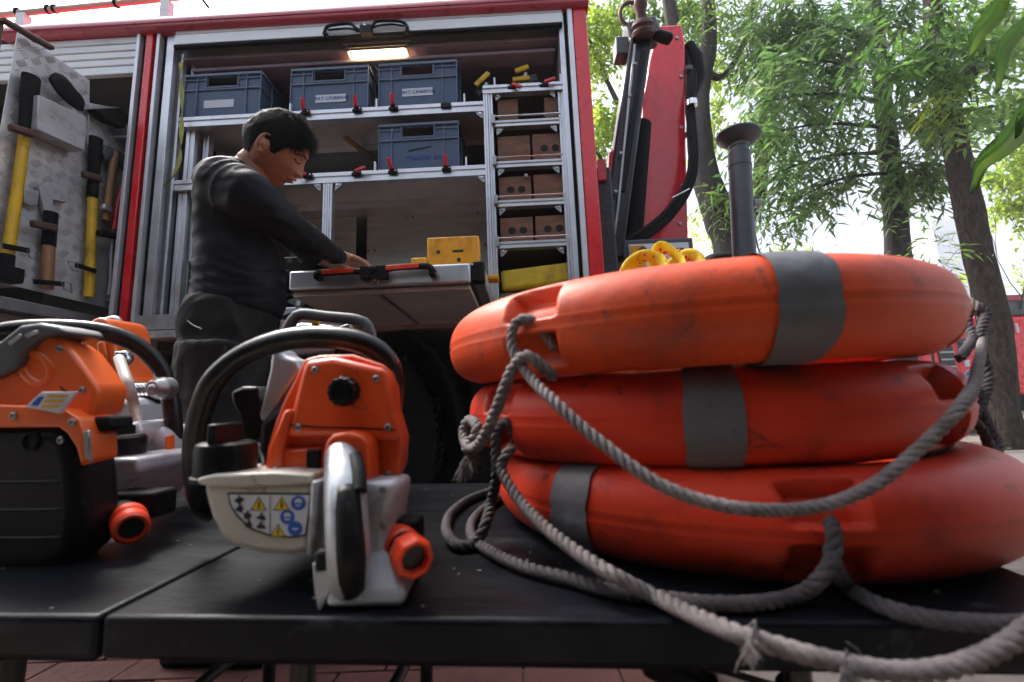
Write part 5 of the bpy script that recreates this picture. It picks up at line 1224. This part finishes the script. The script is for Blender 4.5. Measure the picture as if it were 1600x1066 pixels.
body = pb(mb, 'body', 'skin', remesh=.0028)
sm_ = body.modifiers.new('sm', 'SMOOTH'); sm_.iterations = 2; sm_.factor = .4
# eyes, brows, lips as children
def onhead(x0, y, z, lift=.0):    # a point on the face surface at own-side offset y, height z
    best = None
    for i in range(60):
        for j in range(60):
            q = headpt(-1.4+2.8*i/59, -1.2+2.2*j/59); r_ = q-HC_; e = (r_.dot(Sv)/HS-y)**2+(r_.dot(Uv)/HS-z)**2
            if best is None or e < best[0]: best = (e, q)
    return best[1]+Fv*lift
for s in (-1, 1):
    P = [onhead(0, s*y, z, .001) for y, z in ((.012, .024), (.022, .029), (.034, .030), (.044, .026), (.052, .018))]
    mb = MB().tube(catmull(P, .003), .0026, 8, flat=.6); pb(mb, 'eyebrow', 'hair', smooth=True)
    P = [onhead(0, s*y, z, .0012) for y, z in ((.018, .003), (.026, .001), (.034, .000), (.043, .002), (.049, .006))]
    mb = MB().tube(catmull(P, .003), [.0012]*60 if False else .0014, 6); pb(mb, 'eyelashes', 'hair', smooth=True)
ml = mat('lips', (.40, .13, .10), .4, var=.08)
for z, w_ in ((-.0525, .021), (-.0645, .018)):
    P = [onhead(0, w_*k/4, z-(.0015*abs(k)/4 if z > -.06 else -.0015*abs(k)/4), -.0012) for k in range(-4, 5)]
    mb = MB().tube(catmull(P, .003), [.0034]*400 if False else .0036, 8); pb(mb, 'lip', ml, smooth=True)
# hair: a cap plus strands combed forward
mb = MB(); NA_, NB_ = 90, 40
def hairline(th):   # lowest elevation of the hair for azimuth th (0 = face)
    a = abs((th+math.pi) % (2*math.pi)-math.pi)
    pts = ((0, .62), (.5, .55), (.85, .30), (1.10, .16), (1.28, -.14), (1.42, -.10), (1.55, .14), (1.9, .02), (2.15, -.40), (2.6, -.62), (3.15, -.66))
    for (a0, v0), (a1, v1) in zip(pts, pts[1:]):
        if a <= a1: return v0+(v1-v0)*(a-a0)/(a1-a0)
    return pts[-1][1]
def hairpt(th, f_, lift=1.0):
    h0 = hairline(th); ph = h0+(math.pi/2-h0)*f_
    p = headpt(th, ph); c = HC_+Uv*.01; d = (p-c).normalized()
    k = .003+.007*sm(f_*3)+.006*sm((math.sin(ph)))*(.5+.5*math.cos(th))
    return p+d*k*lift+d*.0035*mnoise.noise(p*60)
rings = [[hairpt(2*math.pi*i/NA_, f_/(NB_-1)) for i in range(NA_)] for f_ in range(NB_)]
rings = [[headpt(2*math.pi*i/NA_, hairline(2*math.pi*i/NA_)-.02)-Fv*.002 for i in range(NA_)]]+rings
mb.loft(rings)
random.seed(3)
for k in range(9000):
    th = random.uniform(-math.pi, math.pi); f_ = random.random()**.8
    p = hairpt(th, f_, .9); c = (p-HC_).normalized()
    a = abs(th)
    comb = (Fv*(.9 if a < 1.7 else .1)-Uv*(.25 if a < 1.7 else .9)+Sv*random.gauss(-.12, .25)).normalized()
    comb = (comb-c*comb.dot(c)*.95).normalized()
    L = random.uniform(.012, .030) if a < 1.7 and f_ > .12 else random.uniform(.004, .010)
    if a < .9 and f_ < .40: L = random.uniform(.022, .050)
    s_ = comb.cross(c)*.0005
    lift = random.uniform(.05, .30); p1 = p+comb*L*.5+c*L*lift; p2 = p+comb*L+c*L*lift*.8-Vector((0, 0, L*.15))
    mb.add([p-s_-c*.002, p+s_-c*.002, p1+s_, p1-s_, p2], [(0, 1, 2, 3), (3, 2, 4)])
for k in range(2600):
    th = random.uniform(-1.0, 1.0) if k % 2 else random.uniform(-math.pi, math.pi); f_ = random.uniform(0, .10 if k % 2 == 0 else .22)
    p = hairpt(th, f_, .8); c = (p-HC_).normalized(); dn = (-Uv*.9+Fv*(.55 if abs(th) < 1.1 else -.1)+Sv*random.gauss(-.1, .3)).normalized(); dn = (dn-c*dn.dot(c)*.7).normalized()
    L = random.uniform(.008, .028) if abs(th) < 1.0 else random.uniform(.003, .009); s_ = dn.cross(c)*.00035
    p1 = p+dn*L*.5+c*L*.12; p2 = p+dn*L+c*L*.1; mb.add([p-s_, p+s_, p1+s_, p1-s_, p2], [(0, 1, 2, 3), (3, 2, 4)])
pb(mb, 'hair', 'hair', smooth=True, sharp=180)

# ================================================================== TREES
rng = np.random.default_rng(11)
LM = {'wood': leafmat('blocker_leaf', (.018, .030, .018), (.030, .045, .026)), 'dark': leafmat('leaf_deep_green', (.018, .055, .013), (.06, .15, .028)), 'mid': leafmat('leaf_green', (.05, .12, .025), (.11, .20, .04)),  # first entry darkened so the added blocker throws no green light
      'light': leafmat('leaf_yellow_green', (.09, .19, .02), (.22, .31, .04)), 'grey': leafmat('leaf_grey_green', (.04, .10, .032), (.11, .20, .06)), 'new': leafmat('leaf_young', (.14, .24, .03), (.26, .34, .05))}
def unit(v): return v/np.maximum(np.linalg.norm(v, axis=-1, keepdims=True), 1e-9)
def leaves(name, material, base, direc, L, W, parent, droop=.25, kind=None):
    """one folded leaf per row of base/direc, 6 vertices and 4 faces"""
    n = len(base); d = unit(direc); L = np.asarray(L).reshape(-1, 1)*np.ones((n, 1)); W = np.asarray(W).reshape(-1, 1)*np.ones((n, 1))
    r = rng.normal(size=(n, 3)); s = unit(np.cross(d, r*.6+np.array([0, 0, 1.]))); up = np.cross(s, d)
    dz = np.array([0, 0, -1.])
    mid = base+d*L*.45+dz*L*droop*.15; tip = base+d*L+dz*L*droop*.6
    v = np.stack([base, mid+s*W*.5+up*W*.18, mid, mid-s*W*.5+up*W*.18, tip], 1).reshape(-1, 3)
    o = np.arange(n)[:, None]*5
    f = np.concatenate([o+np.array([[0, 2, 1]]), o+np.array([[1, 2, 4]]), o+np.array([[0, 3, 2]]), o+np.array([[2, 3, 4]])], 1).reshape(-1, 3)
    me = bpy.data.meshes.new(name); me.vertices.add(len(v)); me.vertices.foreach_set('co', v.astype(np.float32).ravel())
    me.loops.add(len(f)*3); me.loops.foreach_set('vertex_index', f.astype(np.int32).ravel())
    me.polygons.add(len(f)); me.polygons.foreach_set('loop_start', (np.arange(len(f))*3).astype(np.int32))
    me.update(calc_edges=True); me.materials.append(LM[material]); me.validate()
    ob = bpy.data.objects.new(name, me); COL.objects.link(ob)
    if parent is not None: ob.parent = parent
    if kind: ob['kind'] = kind
    return ob
def twigs_in(c, rad, n, tl_, dirb, jit=.6, per=9, opp=.5, leafd=.8):
    """n twigs in an ellipsoid; returns leaf bases and directions, and the twig lines"""
    c = np.array(c, float); rad = np.array(rad, float)
    p = unit(rng.normal(size=(n, 3)))*(rng.random((n, 1))**.45)*rad+c
    d = unit(np.array(dirb, float)[None]+rng.normal(size=(n, 3))*jit)
    t = np.linspace(.12, 1, per)[None, :, None]
    L = tl_*(.7+.6*rng.random((n, 1, 1)))
    pts = p[:, None]+d[:, None]*t*L+np.array([0, 0, -1.])*(t**2)*L*.30
    s = unit(np.cross(d, np.array([0, 0, 1.])+rng.normal(size=(n, 3))*.25))[:, None]
    sg = np.where(np.arange(per) % 2 == 0, 1, -1)[None, :, None]
    ld = s*sg*leafd+d[:, None]*opp+rng.normal(size=(n, per, 3))*.18+np.array([0, 0, -.25])
    return pts.reshape(-1, 3), ld.reshape(-1, 3), p, d, L[:, 0]
def twig_mesh(par, p, d, L, m_, r=.004, every=3):
    mb = MB()
    for i in range(0, len(p), every):
        a = Vector(p[i]); dd = Vector(d[i]); l = float(L[i][0]); mb.tube([a, a+dd*l*.5+Vector((0, 0, -.07*l)), a+dd*l+Vector((0, 0, -.3*l))], [r, r*.7, r*.3], 3, cap=False)
    return mb.build('twigs', m_, par, kind='stuff')
def tree(label, trunk, m_='bark', limbs=(), clumps=(), group='trees beyond the fire truck', cat='tree', loc=None):
    """trunk: [(point, radius)...]; limbs: list of such lists; clumps: (centre, radii, n, twig length, direction, leaf length, leaf width, material)"""
    b0 = Vector(trunk[0][0]); t = thing('tree', label, cat, loc=(b0.x, b0.y, 0), group=group); o = t.location
    def woody(pts, name):
        P = [Vector(p) for p, r in pts]; R0 = [r for p, r in pts]; Q = catmull(P, .10); k = len(Q); rr = []
        acc = [0]
        for i in range(1, len(P)): acc.append(acc[-1]+(P[i]-P[i-1]).length)
        s_ = 0
        for i, q in enumerate(Q):
            if i: s_ += (Q[i]-Q[i-1]).length
            x = min(s_/max(acc[-1], 1e-6), 1)*acc[-1]; r = np.interp(x, acc, R0); rr.append(float(r))
        rings = []; n = 22
        for i in range(k):
            tt = (Q[min(i+1, k-1)]-Q[max(i-1, 0)]).normalized(); x = tt.orthogonal() if i == 0 else (x-tt*x.dot(tt)).normalized(); x.normalize(); y = tt.cross(x)
            rings.append([Q[i]-o+(x*math.cos(a)+y*math.sin(a))*rr[i]*(1+.16*mnoise.noise(Vector((math.cos(a)*2.2+b0.x, math.sin(a)*2.2, s_ if False else i*.09)))+.09*mnoise.noise(Vector((math.cos(a)*7, math.sin(a)*7, i*.35)))) for a in [2*math.pi*j/n for j in range(n)]])
        return MB().loft(rings).build(name, m_, t, smooth=True, sharp=180)
    woody(trunk, 'trunk')
    for l_ in limbs: woody(l_, 'limb')
    bym = {}
    for (c, rad, n, tl_, db, ll, lw, lm) in clumps:
        n = int(n*1.0) if lm in ('dark', 'grey') else int(n*1.35)
        pts, ld, p, d, L = twigs_in(c, rad, n, tl_, db)
        e = bym.setdefault(lm, [[], [], [], [], [], [], []]); e[0].append(pts); e[1].append(ld); e[2].append(np.full(len(pts), ll*1.1)*(.45+.9*rng.random(len(pts)))); e[3].append(np.full(len(pts), lw*1.35)); e[4].append(p); e[5].append(d); e[6].append(L)
    oo = np.array(o)
    for lm, e in bym.items():
        leaves('crown', lm, np.concatenate(e[0])-oo, np.concatenate(e[1]), np.concatenate(e[2]), np.concatenate(e[3]), t)
        twig_mesh(t, np.concatenate(e[4])-oo, np.concatenate(e[5]), np.concatenate(e[6]), 'barkd')
    return t
def gz(px, Y): return WY(px, 640, Y)
def wp(px, py, Y, r): return (WY(px, py, Y), r)
def cl(px, py, Y, rx, rz, n, tl_=.45, db=(0, -.3, -.7), ll=.13, lw=.03, lm='dark'):
    return (WY(px, py, Y), (rx, rx*.8, rz), n, tl_, db, ll, lw, lm)
# 1 the near trunk, its foot on the dirt
b = WZ(1568, 700, 0); Y1 = b.y
T1 = [(Vector((b.x, b.y, -.1)), .22), (WY(1566, 640, Y1), .172), (WY(1557, 540, Y1), .165), (WY(1534, 420, Y1), .155), (WY(1508, 300, Y1), .148), (WY(1485, 190, Y1), .14), (WY(1462, 80, Y1), .125), (WY(1455, -60, Y1), .11)]
tree('rough brown leaning trunk standing in front of the red vehicle', T1, limbs=[[wp(1478, 170, Y1, .12), wp(1530, 90, Y1, .08), wp(1560, -20, Y1-.4, .05)]],
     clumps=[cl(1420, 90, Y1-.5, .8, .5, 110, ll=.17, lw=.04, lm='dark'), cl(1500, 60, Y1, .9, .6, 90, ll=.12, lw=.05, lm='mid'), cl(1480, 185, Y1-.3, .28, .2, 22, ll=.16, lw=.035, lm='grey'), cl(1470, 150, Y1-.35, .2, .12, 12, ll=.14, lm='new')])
# 2 straight trunk in the middle distance with drooping sprays
Y2 = 7.6; b = WZ(1402, 690, 0)
T2 = [(Vector((WY(1405, 640, Y2).x, Y2, -.05)), .20), (WY(1403, 400, Y2), .17), (WY(1396, 310, Y2), .165), (WY(1384, 200, Y2), .14), (WY(1370, 60, Y2), .12), (WY(1360, -60, Y2), .09)]
sprays = []
limbs2 = []
for (x0, y0, x1, y1) in ((1390, 270, 1230, 320), (1388, 240, 1200, 275), (1385, 200, 1180, 215), (1380, 160, 1190, 160), (1378, 120, 1210, 100), (1392, 260, 1440, 275), (1385, 190, 1450, 200), (1376, 90, 1290, 40)):
    Pn = [WY(x0, y0, Y2), WY((x0+x1)/2, (y0+y1)/2-14, Y2-.5), WY(x1, y1, Y2-.9)]
    limbs2.append([(Pn[0], .035), (Pn[1], .022), (Pn[2], .008)])
    for k in range(8):
        f_ = .25+.75*k/7; x = x0+(x1-x0)*f_; y = y0+(y1-y0)*f_-12*math.sin(f_*3)
        sprays.append(cl(x, y, Y2-.9*f_, .26, .10, 9, tl_=.55, db=(-.5 if x1 < x0 else .5, -.2, -.5), ll=.19, lw=.035, lm='grey' if (k+int(y0)) % 3 else 'dark'))
tree('slim straight trunk with long drooping sprays reaching towards the outrigger foot', T2, 'barkd', limbs2, sprays+[cl(1396, 285, Y2, .35, .15, 34, ll=.17, lw=.04, lm='grey'), cl(1385, 20, Y2, .9, .5, 90, ll=.2, lw=.04), cl(1430, 420, Y2-.3, .3, .25, 10, ll=.16, lm='mid'), cl(1260, 30, Y2, .9, .5, 110, ll=.19, lw=.04, lm='dark'), cl(1300, 120, Y2+.5, .8, .4, 60, ll=.17, lw=.035, lm='grey')])
# 3 forked dark tree right behind the crane
Y3 = 8.2
T3 = [(Vector((WY(1150, 640, Y3).x, Y3, -.05)), .36), (WY(1148, 420, Y3), .30), (WY(1125, 340, Y3), .27), (WY(1098, 260, Y3), .24), (WY(1092, 180, Y3), .2), (WY(1096, 120, Y3), .17), (WY(1108, 60, Y3), .14), (WY(1104, -40, Y3), .12)]
tree('thick dark forked tree directly behind the red crane', T3, 'barkd', [[wp(1130, 350, Y3, .16), wp(1180, 330, Y3+.3, .14), wp(1190, 240, Y3+.4, .12), wp(1200, 100, Y3+.4, .09)], [wp(1094, 190, Y3, .15), wp(1060, 90, Y3, .13), wp(1040, -40, Y3, .12)], [wp(1098, 110, Y3, .08), wp(1130, 120, Y3, .06), wp(1165, 60, Y3, .05), wp(1180, -20, Y3, .04)]],
     [cl(1140, 30, Y3, 1.1, .6, 130, lm='mid'), cl(1210, 60, Y3-.5, .9, .6, 150, ll=.2, lw=.035, lm='grey'), cl(1230, 180, Y3-.4, .6, .5, 45, ll=.2, lw=.035, lm='grey'), cl(1110, 190, Y3+1, .5, .7, 30, lm='light', ll=.11, lw=.06), cl(1190, 130, Y3, .6, .7, 60, ll=.2, lw=.035, lm='grey'), cl(1130, 305, Y3-.3, .35, .08, 22, tl_=.5, ll=.18, lm='mid'), cl(1200, 210, Y3, .2, .9, 40, ll=.16, lm='grey'), cl(1205, 330, Y3, .15, .7, 26, ll=.16, lm='dark')])
# 4 bright green tree beside the truck's end wall
Y4 = 9.5
T4 = [(Vector((WY(1010, 640, Y4).x, Y4, -.05)), .2), (WY(1000, 400, Y4), .16), (WY(1010, 200, Y4), .12), (WY(1000, 20, Y4), .08)]
tree('leafy yellow-green tree filling the gap between the end wall and the crane', T4, 'barkd', [[wp(1005, 240, Y4, .07), wp(950, 130, Y4, .05), wp(920, 60, Y4, .03)], [wp(1003, 330, Y4, .06), wp(940, 250, Y4, .04), wp(915, 200, Y4, .02)]],
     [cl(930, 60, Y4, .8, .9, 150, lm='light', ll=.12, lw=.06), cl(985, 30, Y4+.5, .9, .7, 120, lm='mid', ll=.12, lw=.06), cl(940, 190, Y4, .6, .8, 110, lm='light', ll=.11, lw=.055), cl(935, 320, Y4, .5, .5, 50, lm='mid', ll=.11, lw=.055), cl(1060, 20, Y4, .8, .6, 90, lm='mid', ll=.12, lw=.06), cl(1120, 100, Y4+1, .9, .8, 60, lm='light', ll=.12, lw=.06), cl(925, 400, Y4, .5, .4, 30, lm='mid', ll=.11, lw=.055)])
# 5 far bright tree at the right edge
Y5 = 13
T5 = [(Vector((WY(1690, 640, Y5).x, Y5, -.05)), .25), (WY(1680, 400, Y5), .2), (WY(1660, 250, Y5), .14), (WY(1640, 80, Y5), .1)]
tree('pale yellow-green tree beyond the rough brown trunk', T5, 'barkd', [[wp(1665, 270, Y5, .08), wp(1600, 220, Y5, .05), wp(1560, 200, Y5, .03)]],
     [cl(1590, 250, Y5, 1.1, 1.0, 150, lm='light', ll=.14, lw=.08), cl(1575, 160, Y5-1, 1.0, .5, 120, lm='mid', ll=.16, lw=.08), cl(1560, 60, Y5-1, 1.4, .9, 150, lm='mid', ll=.16, lw=.07), cl(1640, 330, Y5, 1.0, .6, 90, lm='light', ll=.14, lw=.08), cl(1580, 315, Y5, .6, .3, 40, lm='light', ll=.14, lw=.08)])
# 6 bare thin shrub
b = WY(1620, 640, 9.5); t = thing('bare_tree', 'leafless thin-branched sapling against the white sky', 'tree', loc=(b.x, 9.5, 0))
mb = MB(); random.seed(5)
def br(p, d, L, r, dep):
    q = p+d*L*.5+Vector((random.gauss(0, .06), 0, random.gauss(0, .06)))*L; e = p+d*L; mb.tube([p, q, e], [r, r*.8, r*.6], 5)
    if dep: 
        for k in range(3 if dep > 1 else 2): br(e, (d+Vector((random.gauss(0, .55), random.gauss(0, .4), random.gauss(.05, .35)))).normalized(), L*random.uniform(.55, .8), r*.6, dep-1)
br(Vector((0, 0, 0)), Vector((-.1, 0, 1)).normalized(), 1.5, .03, 5)
mb.build('branches', 'barkd', t)
# low far shrubs seen under the crowns, as separate plants
for (px, py, Y, r_, n, lab, lm) in ((1110, 350, 16, 1.2, 70, 'sunlit shrub seen between the crane and the dark fork', 'new'), (1230, 400, 18, 1.0, 50, 'low pale shrub behind the outrigger tube', 'new'), (1010, 430, 14, 1.0, 60, 'green shrub behind the crane foot', 'mid'), (1480, 470, 15, 1.6, 70, 'hazy pale shrub between the two trunks', 'light'), (1620, 440, 14, .8, 40, 'small fresh green bush over the red vehicle', 'new')):
    c = WY(px, py, Y); t = thing('shrub', lab, 'shrub', loc=(c.x, Y, 0))
    MB().tube([(0, 0, -.05), (.05, 0, c.z*.5), (0, 0, c.z)], [.06, .05, .02], 8).build('stem', 'barkd', t)
    pts, ld, p, d, L = twigs_in((0, 0, c.z-.1), (r_, r_*.7, r_*.7), n, .5, (0, 0, .3), per=9)
    leaves('foliage', lm, pts, ld, np.full(len(pts), .15), np.full(len(pts), .08), t)
# leafy young stems at the top of the ring stack's horizon
c = WY(1425, 400, 5.5); t = thing('sapling', 'young long-leaved sapling behind the top lifebuoy', 'plant', loc=(c.x, 5.5, 0))
MB().tube([(0, 0, -.02), (.03, 0, 1.2), (0, 0, c.z+.2)], [.02, .015, .005], 6).build('stem', 'barkd', t)
pts, ld, p, d, L = twigs_in((0.05, 0, c.z-.05), (.35, .3, .3), 16, .35, (.2, 0, .3), per=7); leaves('foliage', 'mid', pts, ld, np.full(len(pts), .14), np.full(len(pts), .028), t)
twig_mesh(t, p, d, L, 'barkd', .004, 1)
# blurred near spray at the upper right corner
t = thing('leaf_spray', 'long blurred leaves hanging close to the camera at the upper corner', 'branch', loc=WY(1600, 60, 1.3)); o = t.location
mgl = LM['mid']
def bigleaf(pts, w_, m_='mid'):
    P = catmull([WY(*q)-o for q in pts], .01); n = len(P); rings = []
    for i, p in enumerate(P):
        f_ = i/(n-1); ww = w_*math.sin(math.pi*min(1, .06+.94*f_))**.7; tt = (P[min(i+1, n-1)]-P[max(i-1, 0)]).normalized(); s_ = tt.cross(fw).normalized()
        rings.append([p-s_*ww, p+Vector((0, .012*w_/.03, 0)), p+s_*ww, p+Vector((0, .0125*w_/.03, 0))])
    mb = MB().loft(rings); ob = mb.build('leaf', LM[m_], t, smooth=True, sharp=180); return ob
bigleaf([(1640, 110, 1.25), (1600, 190, 1.22), (1570, 225, 1.2), (1535, 255, 1.2), (1522, 300, 1.2)], .035)
bigleaf([(1575, -30, 1.3), (1560, 15, 1.3), (1530, 50, 1.3), (1516, 90, 1.3)], .028)
bigleaf([(1620, 10, 1.2), (1600, 40, 1.2), (1572, 70, 1.2), (1562, 115, 1.2), (1560, 145, 1.2)], .022, 'grey')
bigleaf([(1640, 150, 1.2), (1615, 170, 1.2), (1595, 190, 1.2), (1590, 215, 1.2)], .02)
MB().tube(catmull([WY(1680, -60, 1.25)-o, WY(1630, 40, 1.25)-o, WY(1620, 130, 1.25)-o], .02), .004, 6).build('stalk', 'barkd', t)

# ================================================================== BACKGROUND
# red emergency vehicle behind the trunk
rv = thing('rescue_truck', 'red emergency vehicle with round blue emblem and black grille behind the near trunk', 'truck')
Yr = 9.2; a = WY(1395, 600, Yr); zb_, zt_ = WY(1560, 618, Yr).z, WY(1560, 495, Yr).z
rv.location = (a.x, Yr, 0)
W_ = 6.5
MB().box((0, 0, zb_), (W_, 2.3, zt_)).build('body', 'red', rv, bevel=.05)
x_ = lambda px: WY(px, 560, Yr).x-a.x
zz = lambda py, px=1530: WY(px, py, Yr).z
MB().box((x_(1575), .03, zt_), (W_, 2.27, zt_+.42)).build('cab', 'redroof', rv, bevel=.06)
MB().box((x_(1575), -.005, zt_+.02), (W_-.3, .02, zt_+.30)).build('window', 'glass', rv, bevel=.01)
MB().box((x_(1576), -.02, zt_+.30), (W_-.3, .02, zt_+.42)).build('roof_strip', 'redroof', rv, bevel=.01)
gr = MB().box((x_(1467), -.012, zz(600)), (x_(1491), -.001, zz(520))).build('grille', 'stickk', rv)
for k in range(7):
    z = zz(600)+(zz(520)-zz(600))*(k+.5)/7; MB().box((x_(1468), -.03, z-.02), (x_(1490), -.012, z+.012)).build('louvre', 'steel', gr)
pn = MB().box((x_(1500), -.015, zz(556)), (x_(1517), -.001, zz(528))).build('control_panel', 'greyp', rv, bevel=.004)
for k in range(2):
    for j in range(2): MB().box((x_(1502+8*k), -.025, zz(552-12*j)), (x_(1507+8*k), -.015, zz(545-12*j))).build('gauge', 'stickw' if k*j else 'stickk', pn)
MB().box((x_(1505), -.012, zz(572)), (x_(1513), -.001, zz(562))).build('white_plate', 'stickw', rv)
MB().box((x_(1520), -.02, zz(569)), (x_(1527), -.001, zz(562))).build('latch', 'stickk', rv)
ec = Vector((x_(1511), -.001, zz(586))); R0 = .105
em = MB().lathe(ec, (0, -1, 0), [(R0, 0), (R0, .006), (.001, .006)], 32).build('emblem', 'stickw', rv)
MB().lathe(ec+Vector((0, -.007, 0)), (0, -1, 0), [(R0*.86, 0), (R0*.86, .002), (.001, .002)], 32).build('emblem_field', 'stickb', em)
for k in range(3):
    aa = math.pi/2+k*2*math.pi/3; MB().lathe(ec+Vector((.045*math.cos(aa), -.0095, .045*math.sin(aa))), (0, -1, 0), [(.026, 0), (.026, .002), (.001, .002)], 12).build('emblem_figure', 'stickw', em)
for px in (1440, 1497, 1533, 1580): MB().box((x_(px)-.006, -.006, zb_+.05), (x_(px)+.006, -.001, zt_-.05)).build('door_gap', 'redroof', rv)
MB().box((x_(1596), -.02, zz(520, 1600)), (x_(1600), -.001, zz(505, 1600))).build('side_plate', 'stickw', rv)
MB().box((0.05, .1, .32), (W_-.1, 2.2, zb_-.002)).build('underframe', 'dark', rv)
MB().box((0.02, -.01, .30), (W_-.3, .04, .38)).build('side_step', 'steel', rv)
for ux in (1.0, 4.6):
    wh = MB().lathe((ux, .02, .36), (0, 1, 0), [(.2, 0), (.3, -.02), (.36, .01), (.36, .26), (.3, .28), (.2, .26)], 36).build('wheel', 'dark', rv, smooth=True)
    MB().lathe((ux, .03, .36), (0, 1, 0), [(.2, -.02), (.18, .03), (.06, .03), (.001, .0)], 24).build('rim', 'steel', wh, smooth=True)
# far tower block, distance haze painted into its pale wall and windows
def tower(px0, px1, py0, Y, label, nf, nw):
    a, b_ = WY(px0, py0, Y), WY(px1, py0, Y); t = thing('office_tower', label, 'building', loc=(a.x, Y, 0)); W_ = b_.x-a.x
    MB().box((0, 0, 0), (W_, 12, a.z)).build('wall', 'concrete', t)
    win = None
    for i in range(nf):
        for j in range(nw):
            x = W_*(j+.15)/nw; z = a.z*(.25+.72*i/nf)
            if win is None: win = MB().box((0, -.05, 0), (W_*.7/nw, .1, a.z*.45/nf)).build('window', mat('haze_paled_window', (.62, .66, .72), .3), t); ob = win
            else: ob = win.copy(); COL.objects.link(ob)
            ob.location = (x, -.02, z)
tower(1455, 1497, 345, 120, 'pale hazy tower block with rows of windows between the trunks', 9, 5)
# dry leaves on the ground
lfm = mat('dry_leaf', (.30, .17, .06), .7, var=.4)
n = 1500; xs_ = rng.uniform(-2.5, 8, n); ys_ = rng.uniform(.6, 9, n)
v = []; f = []
for i in range(n):
    a = rng.uniform(0, 6.28); L = rng.uniform(.015, .04); w_ = L*.35; ca, sa = math.cos(a), math.sin(a); x, y = xs_[i], ys_[i]; o = len(v)
    z = .016
    v += [(x-ca*L, y-sa*L, z), (x+sa*w_, y-ca*w_, z+.008*rng.random()), (x+ca*L, y+sa*L, z+.006*rng.random()), (x-sa*w_, y+ca*w_, z+.008*rng.random())]; f += [(o, o+1, o+2), (o, o+2, o+3)]
tag(MB().add(v, f).build('leaf_litter', lfm, None, kind='stuff'), 'dry fallen leaves scattered over dirt and pavers', 'leaf litter')
# grove added behind the camera, out of view, to darken near faces
def blocker():
    bs, ds, Ls = [], [], []
    for (x, y, z, rx, ry, rz, n) in ((-6, -5, 2.6, 4, 2.0, 2.6, 1500), (1, -6, 2.8, 4, 2.0, 2.8, 1500), (9, -6, 2.8, 4, 2.2, 2.8, 900), (0, -1.5, 1.2, 1.8, .5, 1.0, 1500), (2.6, -1.0, 1.2, 1.0, .8, 1.1, 1100), (5.5, -2.2, 2.6, 2.0, 1.2, 2.6, 1300), (-9, -1, 4, 2, 3, 3, 700)):
        pts, ld, p, d, L = twigs_in((x, y, z), (rx, ry, rz), n, .9, (0, 0, -.4), per=8)
        bs.append(pts); ds.append(ld)
    bs = np.concatenate(bs); ds = np.concatenate(ds)
    k = (bs[:, 2] > .1) & (bs[:, 1] < -.75)
    return leaves('light_blocker', 'wood', bs[k], ds[k], np.full(k.sum(), .42), np.full(k.sum(), .20), None, kind='stuff')
g_ = blocker(); tag(g_, 'leafy grove out of view, added to keep light off near surfaces', 'light_blocker')
# crumbs and fibres on the table top
mb = MB(); random.seed(21)
for k in range(140):
    x, y, r_ = random.uniform(-.6, .78), random.uniform(.01, .56), random.uniform(.0004, .0013)
    mb.box((x, y, 0), (x+r_*random.uniform(1, 3), y+r_*1.5, r_))
o = mb.build('table_grit', mat('pale_grit', (.35, .32, .28), .8), None, kind='stuff'); o.matrix_world = TM.copy(); tag(o, 'fine pale grit scattered on the black table tops', 'grit')
# fittings on the crane boom: bolts, decal plate, pipe brackets
for (x, y) in ((1016, 60), (1058, 60), (1016, 120), (1064, 120), (1064, 200), (1012, 220), (1066, 290), (1012, 300), (1062, 350)):
    c = WY(x, y, YC-.001); MB().lathe(c, (0, -1, 0), [(.012, 0), (.012, .006), (.007, .009), (.001, .009)], 6).build('bolt', 'steel', cr)
for (x, y) in ((1075, 110), (1076, 210), (1072, 300)):
    c = WY(x, y, YC); MB().box((c.x-.02, YC-.03, c.z-.015), (c.x+.02, YC+.02, c.z+.015)).build('hose_bracket', 'greyp', cr, bevel=.004)
for (x, y) in ((962, 300), (970, 240), (984, 150), (992, 100)):
    c = WY(x, y, YC-.33); MB().lathe(c, (0, -1, 0), [(.010, 0), (.010, .006), (.001, .008)], 6).build('bolt', 'steel', cr)
MB().tube([WY(992, 70, YC-.32), WY(978, 200, YC-.32), WY(966, 320, YC-.32), WY(956, 395, YC-.32)], .008, 8).build('hydraulic_pipe', 'steel', cr, smooth=True)
# ================================================================== HAZE
hm = bpy.data.materials.new('air_haze'); hm.use_nodes = True; n_ = hm.node_tree.nodes; n_.clear()
ho_ = n_.new('ShaderNodeOutputMaterial'); pv_ = n_.new('ShaderNodeVolumePrincipled'); pv_.inputs['Color'].default_value = (.92, .95, 1, 1); pv_.inputs['Density'].default_value = .0022
hm.node_tree.links.new(pv_.outputs[0], ho_.inputs['Volume'])
MB().box((-410, -210, -1.2), (410, 610, 60)).build('haze', hm, None, kind='stuff')
# a few more items that fill the lockers: dark canvas bag, coiled hose and black straps
t = thing('canvas_bag', 'dark grey canvas bag pushed to the back of the middle shelf', 'bag', mtx=TMAT.copy())
mb = MB(); mb.box((-.98, .45, S2+.021), (-.70, .80, S2+.15)); o = mb.build('bag_body', 'greyp', t, bevel=.04, seg=4, smooth=True)
MB().tube(catmull([(-.93, .44, S2+.08), (-.88, .42, S2+.13), (-.80, .42, S2+.13), (-.75, .44, S2+.08)], .02), .007, 8).build('strap', 'dark', t, smooth=True)
t = thing('hose_coil', 'coiled dark hose lying behind the man on the locker floor', 'hose', mtx=TMAT.copy())
mb = MB(); mb.tube([(-1.14+.10*math.cos(a), .34+.10*math.sin(a), 1.04+.0042*k) for k, a in enumerate([k*.35 for k in range(72)])], .014, 8); mb.build('coil', 'dark', t, smooth=True)
